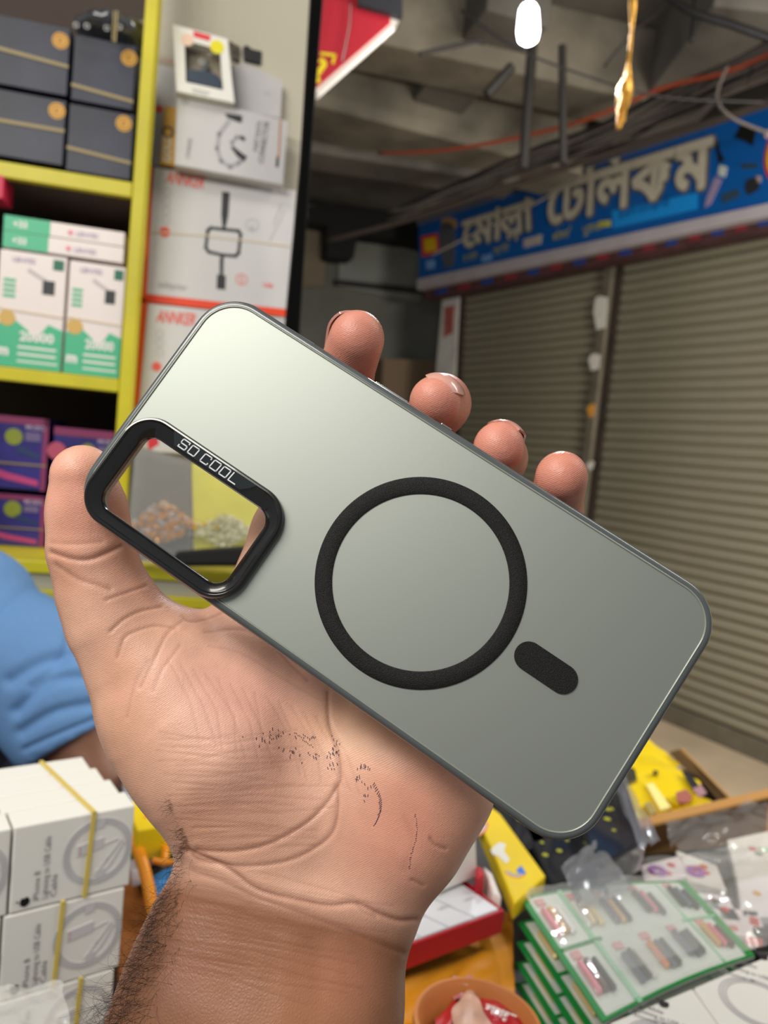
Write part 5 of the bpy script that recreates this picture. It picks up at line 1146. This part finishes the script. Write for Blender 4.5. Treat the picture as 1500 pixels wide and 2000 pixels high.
# skin tones: a lighter pinkish palm, brown wrist and forearm, rosy finger tips
def blob(cx, cy, sx, sy): return np.exp(-((q[:, 0]-cx)/sx)**2-((q[:, 1]-cy)/sy)**2)
Cc = lambda *c: np.array(lin(*c))
palm = Cc(228, 180, 156)
col = np.tile(palm, (len(co), 1))
def mixc(w_, c): 
    global col
    w_ = np.clip(w_, 0, 1)[:, None]; col = col*(1-w_)+c*w_
mixc(blob(480, 1360, 170, 130)*.55, Cc(238, 178, 164)); mixc(blob(800, 1620, 130, 170)*.75, Cc(214, 142, 120)); mixc(blob(590, 1460, 90, 130)*.5, Cc(238, 186, 164))
mixc(blob(700, 1420, 110, 60)*.6, Cc(226, 176, 138)); mixc(blob(240, 1400, 70, 200)*.5, Cc(196, 142, 112)); mixc(blob(400, 1620, 150, 90)*.5, Cc(196, 140, 112)); mixc(blob(110, 1120, 40, 80)*.5, Cc(196, 142, 114))
mixc(blob(150, 960, 90, 110)*.75, Cc(218, 148, 128))
mixc((np.clip((800-q[:, 1]+(q[:, 0]-700)*.62)/60, 0, 1))*(q[:, 0] > 560)*(q[:, 1] < 1100), Cc(208, 138, 120))
arm = np.clip((q[:, 1]-(1690+(q[:, 0]-360)*.24))/60, 0, 1); mixc(arm, Cc(142, 96, 70)); mixc(arm*blob(640, 1950, 130, 150)*.5, Cc(176, 120, 90)); mixc(arm*blob(290, 1880, 90, 160)*.6, Cc(96, 64, 46))
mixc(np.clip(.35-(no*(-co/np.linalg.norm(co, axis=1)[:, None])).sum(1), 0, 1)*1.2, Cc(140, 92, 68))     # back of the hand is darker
mixc(np.clip(smooth_noise(co, 60, 9), 0, 1)*.12, Cc(222, 140, 124)); mixc(np.clip(smooth_noise(co, 90, 11), 0, 1)*.14, Cc(170, 112, 84))
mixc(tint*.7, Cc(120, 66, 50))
o0 = np.array(ORG[HD]); wc = co2@CMnp[:, :3].T+CMnp[:, 3]-o0
hm.vertices.foreach_set('co', wc.astype(np.float32).ravel()); hm.update()
at = hm.color_attributes.new('tone', 'FLOAT_COLOR', 'POINT'); c4 = np.ones((len(co), 4), np.float32); c4[:, :3] = col; c4[:, 3] = 1-.92*arm; at.data.foreach_set('color', c4.ravel())
hm.materials.clear(); hm.materials.append(M_skin)
hb = bpy.data.objects.new('body', hm); COL.objects.link(hb); hb.parent = HD
hm.polygons.foreach_set('use_smooth', [True]*len(hm.polygons))
# lookup of the surface seen at a pixel
tri = BVHTree.FromPolygons([tuple(v) for v in wc], [tuple(p.vertices) for p in hm.polygons])
def surf(px_, py_):
    r = ray(px_, py_).normalized(); hit = tri.ray_cast(CAM-Vector(o0), r); return (hit[0]+Vector(o0), hit[1]) if hit[0] is not None else (None, None)
# ink marks on the palm
mb = MB(); rn = random.Random(2)
def dash(x, y, dx, dy, wpx=1.5):
    a, na = surf(x, y); b, nb_ = surf(x+dx, y+dy)
    if a is None or b is None: return
    t_ = (b-a)
    if t_.length < 1e-6 or t_.length > .01: return
    s_ = na.cross(t_).normalized()*(wpx/7000/2); e = na*.00006
    mb.add([a-s_+e, a+s_+e, b+s_+e, b-s_+e], [(0, 1, 2, 3)])
for cx, cy, n_, sx, sy in ((530, 1440, 22, 26, 18), (560, 1465, 12, 20, 10), (604, 1438, 10, 16, 6), (655, 1462, 20, 8, 22), (608, 1475, 9, 14, 8), (645, 1490, 10, 8, 16), (712, 1497, 12, 12, 6), (700, 1520, 8, 8, 8), (716, 1548, 8, 8, 14)):
    for _ in range(n_): x, y = rn.gauss(cx, sx*.6), rn.gauss(cy, sy*.6); dash(x, y, rn.uniform(-1.5, 2.5), rn.uniform(2.5, 6.5), 1.4)
for i in range(20): t_ = i/19; x = 728+14*math.sin(t_*3.0)+4; y = 1528+80*t_; dash(x, y, -3-3*rn.random(), 5+2*rn.random(), 1.3)
for i in range(26): t_ = i/25; x = 812-6*t_+5*math.sin(t_*5); y = 1590+105*t_; dash(x, y, rn.uniform(-4, 0), rn.uniform(1, 3), 1.1)
for i in range(12): dash(575+i*3.2, 1430+i*2.5+rn.uniform(-2, 2), 1, 3, 1.2)
mb.build('ink_mark', mat('ink', (62, 40, 62), .6), HD, kind='stuff', label='faint smudged blue black ink dashes')
# arm hair
mb = MB(); rn = random.Random(12)
def hair(x, y, ln, dirx, diry, curl, rad=.000042):
    a, na = surf(x, y)
    if a is None: return
    v = (R*dirx-U*diry+(-F)*.35).normalized(); v = (v+na*.55).normalized(); ax_ = (-F+R*rn.uniform(-.4, .4)+U*rn.uniform(-.4, .4)).normalized(); p = a.copy(); ps = [p.copy()]
    n_ = 9
    for k in range(n_):
        v = Matrix.Rotation(curl/n_, 3, ax_)@v; v = (v-na*.035).normalized(); p = p+v*(ln/n_); ps.append(p.copy())
    mb.tube(ps, [rad*(1-.75*i/n_) for i in range(n_+1)], 3, cap=False)
for i in range(620):
    t_ = rn.random(); y = 1640+370*t_**.85; xl = np.interp(y, [1640, 1700, 1766, 1813, 1965, 2010], [356, 338, 309, 285, 218, 200]); x = xl+2+abs(rn.gauss(0, 10+40*t_))
    dens = 1 if y > 1740 else .45
    if rn.random() > dens: continue
    hair(x, y, rn.uniform(.006, .016)*(1.1 if y > 1880 else .7), rn.uniform(-1.1, .0), rn.uniform(-.5, .9), rn.uniform(-3.6, 3.6))
for i in range(60): y = rn.uniform(1560, 1680); hair(np.interp(y, [1560, 1640, 1680], [322, 358, 345])+rn.uniform(1, 10), y, rn.uniform(.003, .006), rn.uniform(-1, -.3), rn.uniform(-.6, .6), rn.uniform(-2, 2))
mb.build('arm_hair', mat('hair_dark', (26, 18, 14), .45), HD, kind='stuff', smooth=True, label='curly black hairs')
# finger nails: curved plates set on the far side of the finger ends
M_nail = mat('nail', (214, 160, 146), .25, coat=.5, spec=.6)
def nail(c_, r_, nrm, along, wid, ln, label):
    """c_,r_: centre and radius of finger end in camera metres; nrm outward; along towards the tip"""
    n_ = Vector(nrm).normalized(); a = Vector(along); a = (a-n_*a.dot(n_)).normalized(); b = n_.cross(a); vs = []; fs = []; c_ = Vector(c_); N = 10; Mn = 8
    for lay in (1.012, .93):
        for j in range(Mn+1):
            for i in range(N+1):
                u = (i/N-.5)*2; v = j/Mn; th_ = u*wid*(1-.18*max(0, v-.7)/.3*abs(u)); l_ = (v-.42)*ln
                rad_ = (n_*math.cos(th_)+b*math.sin(th_)); ph = max(0, l_)/r_; p = c_+(rad_*math.cos(ph)+a*math.sin(ph))*r_*lay+a*min(0, l_)
                vs.append(CM@p)
    M_ = (N+1)*(Mn+1)
    for j in range(Mn):
        for i in range(N): k = j*(N+1)+i; fs += [(k, k+1, k+N+2, k+N+1), (M_+k, M_+k+N+1, M_+k+N+2, M_+k+1)]
    for i in range(N): fs += [(i, M_+i, M_+i+1, i+1), (Mn*(N+1)+i, Mn*(N+1)+i+1, M_+Mn*(N+1)+i+1, M_+Mn*(N+1)+i)]
    for j in range(Mn): k = j*(N+1); fs += [(k, k+N+1, M_+k+N+1, M_+k), (k+N, M_+k+N, M_+k+2*N+1, k+2*N+1)]
    MB().add(vs, fs).build('fingernail', M_nail, HD, smooth='auto', label=label)
nail(C3(853, 783, .2258), .0082, (.42, .80, .16), (-.12, .05, 1), .88, .0115, 'nail of the middle finger')
nail(C3(690, 662, .2262), .0086, (-.40, .62, -.72), (.1, .85, .45), .8, .012, 'nail of the index finger')
nail(C3(978, 872, .2196), .0077, (.35, .88, -.28), (-.1, .2, 1), .85, .010, 'nail of the ring finger')
nail(C3(1098, 934, .2137), .0073, (.30, .45, -.85), (0, .9, .4), .8, .010, 'nail of the little finger')
nail(C3(160, 940, .2275), .0093, (-.80, .16, -.60), (-.05, 1, .1), .8, .014, 'nail of the thumb')

# ------------------------------------------------------------------ the phone case
def cv(a): return (CM.to_3x3()@Vector(a))
PC = Frame(CM@Vector((0.0004417, -0.01062012, -0.20352113)), cv((0.82627529, -0.54619761, 0.13761291)), cv((0.55990716, 0.82310065, -0.09491732)))
if PC.n.dot(F) > 0: PC.n = -PC.n
mm = .001
case = thing('phone_case', PC.w(0, 0, -.004), 'frosted grey green phone case with black magnet ring and SO COOL camera rim', 'phone case')
HW, HH_, CR = 81.7*mm, 37.6*mm, 12.4*mm
M_bump = mat('bumper_grey', (80, 86, 88), .28, spec=.6, coat=.35, noise=.08, nscale=40)
pb = [(x*mm, y*mm) for x, y in [(.35, -9.8), (.05, -9.2), (0, -5), (0, -1.9), (.12, -1.2), (.45, -.6), (1.0, -.12), (1.5, .02), (1.95, -.03), (2.2, -.30), (2.25, -1.0), (2.2, -1.5), (1.6, -2.0), (1.45, -9.4), (1.1, -9.8)]]
mb = MB(); mb.sweep(PC, 0, 0, HW, HH_, CR, pb, 14); mb.build('bumper', M_bump, case, smooth='auto')
# frosted back panel with the camera hole
def rr_pts(cu, cv_, hw, hh, r, seg=10):
    L = []
    for q_, (sx, sy) in enumerate(((1, 1), (-1, 1), (-1, -1), (1, -1))):
        for k in range(seg+1): t = math.pi/2*(q_+k/seg); L.append((cu+sx*(hw-r)+r*math.cos(t), cv_+sy*(hh-r)+r*math.sin(t)))
    return L
RC = (-52.55*mm, -20.3*mm, 26.2*mm, 16.7*mm, 9.2*mm)
outer = rr_pts(0, 0, HW-2.1*mm, HH_-2.1*mm, CR-2.1*mm, 14); hole = rr_pts(RC[0], RC[1], RC[2]-2.2*mm, RC[3]-2.2*mm, RC[4]-2.2*mm)
def holed(fr, out, holes, h0, h1):
    loops = [[Vector((u, v, 0)) for u, v in out]]+[[Vector((u, v, 0)) for u, v in H[::-1]] for H in holes]
    tr_ = tessellate_polygon(loops); flatp = [p for L in loops for p in L]; n = len(flatp); mb = MB(); vs = [fr.w(p.x, p.y, h1) for p in flatp]+[fr.w(p.x, p.y, h0) for p in flatp]; fs = []
    for a, b, c_ in tr_:
        A, B, C_ = flatp[a], flatp[b], flatp[c_]
        if (B.x-A.x)*(C_.y-A.y)-(B.y-A.y)*(C_.x-A.x) < 0: b, c_ = c_, b
        fs += [(a, b, c_), (n+c_, n+b, n+a)]
    k = 0
    for L in loops:
        m_ = len(L)
        for i in range(m_): fs.append((k+i, n+k+i, n+k+(i+1) % m_, k+(i+1) % m_))
        k += m_
    return mb.add(vs, fs)
mp_ = bpy.data.materials.new('frosted_panel'); mp_.use_nodes = True; nt = mp_.node_tree; b = nt.nodes['Principled BSDF']
b.inputs['Base Color'].default_value = lin(158, 163, 157)+(1,); b.inputs['Metallic'].default_value = .9; b.inputs['Roughness'].default_value = .53; b.inputs['Sheen Weight'].default_value = 0
tcn = nt.nodes.new('ShaderNodeTexCoord'); nn = nt.nodes.new('ShaderNodeTexNoise'); nn.inputs['Scale'].default_value = 5000; nt.links.new(tcn.outputs['Object'], nn.inputs['Vector'])
bp = nt.nodes.new('ShaderNodeBump'); bp.inputs['Strength'].default_value = .12; bp.inputs['Distance'].default_value = .00004; nt.links.new(nn.outputs['Fac'], bp.inputs['Height']); nt.links.new(bp.outputs[0], b.inputs['Normal'])
holed(PC, outer, [hole], -1.5*mm, -.25*mm).build('back_panel', mp_, case)
mb = MB(); mb.sweep(PC, 0, 0, HW-1.95*mm, HH_-1.95*mm, CR-1.95*mm, [(0, -.3*mm), (0, .02*mm), (.25*mm, .06*mm), (.45*mm, -.1*mm), (.45*mm, -.3*mm)], 14); mb.build('panel_rim', mat('panel_rim', (150, 154, 146), .3, metal=.3), case, smooth=True)  # paler lip, its colour put in as the thin highlight line round the panel
# camera rim
M_rim = mat('rim_black', (15, 16, 17), .22, coat=.6, spec=.6)
pr = [(x*mm, y*mm, d*mm) for x, y, d in [(0, -.4, 0), (0, 1.3, 0), (.15, 1.9, 0), (.5, 2.35, 0), (.95, 2.45, 0), (1.3, 2.25, 0), (1.45, 1.9, 0), (2.0, 1.6, -.1), (4.5, .2, -.6), (4.8, -.4, -.6), (4.85, -1.7, -.6), (0, -1.7, 0)]]
mb = MB(); mb.sweep(PC, RC[0], RC[1], RC[2], RC[3], RC[4], pr, 14); mb.build('camera_rim', M_rim, case, smooth='auto')
mb = MB(); mb.sweep(PC, RC[0], RC[1], RC[2]-2.0*mm, RC[3]-2.0*mm, RC[4]-2.2*mm, [(-.5*mm, -1.7*mm), (.6*mm, -1.7*mm), (.5*mm, -8.6*mm), (-.4*mm, -8.6*mm)], 10); mb.build('inner_wall', mat('lip_grey', (176, 172, 162), .35, alpha=.8), case, smooth='auto')
# lettering pad and letters
vT_ = RC[1]+RC[3]
PAD = [(-66.5, vT_/mm-1.0), (-63.8, vT_/mm-4.3), (-43.2, vT_/mm-4.3), (-39.6, vT_/mm-2.6), (-38.6, vT_/mm-1.0)]
PT = Frame(PC.w(0, vT_-1.0*mm, 2.42*mm), PC.x, PC.y*3.6+PC.n*.95)
MB().prism(PT, [(-66.8*mm, .1*mm), (-64.6*mm, -3.55*mm), (-42.2*mm, -3.55*mm), (-40.0*mm, -1.8*mm), (-38.4*mm, .1*mm)], -1.0*mm, 0).build('lettering_pad', mat('pad_dark', (34, 40, 42), .35, coat=.2), case, bevel=.0001)
LT = {'S': [[(1, .82), (1, 1), (.1, 1), (0, .9), (0, .6), (.1, .5), (.9, .5), (1, .4), (1, .1), (.9, 0), (0, 0), (0, .18)]], 'O': [[(.1, 0), (.9, 0), (1, .1), (1, .9), (.9, 1), (.1, 1), (0, .9), (0, .1), (.1, 0)]],
      'C': [[(1, .8), (1, .9), (.9, 1), (.1, 1), (0, .9), (0, .1), (.1, 0), (.9, 0), (1, .1), (1, .2)]], 'L': [[(0, 1), (0, 0), (1, 0)]]}
mb = MB(); x = -63.2
for ch in 'SO COOL':
    if ch == ' ': x += 1.1; continue
    for L in LT[ch]: mb.stroke(PT, [((x+2.25*a+.5*(b_-.5))*mm, (-3.05+2.55*b_)*mm) for a, b_ in L], .34*mm, 0, .06*mm)
    x += 3.2
mb.build('lettering', mat('letter_white', (236, 238, 244), .4), case)
# magnet ring and bar
mg = bpy.data.materials.new('magnet_black'); mg.use_nodes = True; nt = mg.node_tree; b = nt.nodes['Principled BSDF']; b.inputs['Base Color'].default_value = lin(12, 12, 12)+(1,); b.inputs['Roughness'].default_value = .5; b.inputs['Specular IOR Level'].default_value = .3
tcn = nt.nodes.new('ShaderNodeTexCoord'); nn = nt.nodes.new('ShaderNodeTexNoise'); nn.inputs['Scale'].default_value = 5200; nn.inputs['Detail'].default_value = 2; nt.links.new(tcn.outputs['Object'], nn.inputs['Vector'])
bp = nt.nodes.new('ShaderNodeBump'); bp.inputs['Strength'].default_value = 1; bp.inputs['Distance'].default_value = .00022; nt.links.new(nn.outputs['Fac'], bp.inputs['Height']); nt.links.new(bp.outputs[0], b.inputs['Normal'])
mb = MB(); c0, c1 = 11.8*mm, -1.3*mm
prof = [(27.9, -.3), (27.9, .05), (27.6, .22), (23.6, .22), (23.3, .05), (23.3, -.3)]; vs = []; fs = []; N = 128
for i in range(N):
    a = 2*math.pi*i/N
    for r_, h_ in prof: vs.append(PC.w(c0+r_*mm*math.cos(a), c1+r_*mm*math.sin(a), h_*mm))
for i in range(N):
    for k in range(6): fs.append((i*6+k, ((i+1) % N)*6+k, ((i+1) % N)*6+(k+1) % 6, i*6+(k+1) % 6))
mb.add(vs, fs); mb.build('magnet_ring', mg, case, smooth='auto')
st = [(59.6*mm-3.75*mm+3.75*mm*math.cos(a), -1.75*mm+3.75*mm*math.sin(a)) for a in [-math.pi/2+math.pi*i/16 for i in range(17)]]+[(41.9*mm+3.75*mm+3.75*mm*math.cos(a), -1.75*mm+3.75*mm*math.sin(a)) for a in [math.pi/2+math.pi*i/16 for i in range(17)]]
MB().prism(PC, st, -.3*mm, .22*mm).build('magnet_bar', mg, case, bevel=.00012)
# side buttons on the upper long edge and slot on the short edge
M_chr = mat('chrome', (230, 228, 222), .15, metal=1)
SD = Frame(PC.w(0, HH_, 0), PC.x, PC.n)
for u0, u1 in ((-29.5, -18.8), (-7.6, -4.2)):
    MB().rect(SD, u0*mm, -6.6*mm, u1*mm, -3.6*mm, -.0004, .0005).rect(SD, u0*mm, -6.6*mm, u1*mm, -3.6*mm, -.0009, -.0004).build('side_button', M_chr, case, bevel=.0002, label='chrome side button')
ED = Frame(PC.w(HW, 0, 0), PC.y, PC.n)
MB().rect(ED, 5*mm, -7*mm, 14*mm, -3*mm, -.001, .00012).build('port_slot', mat('slot_pale', (130, 134, 128), .4), case, bevel=.0003)
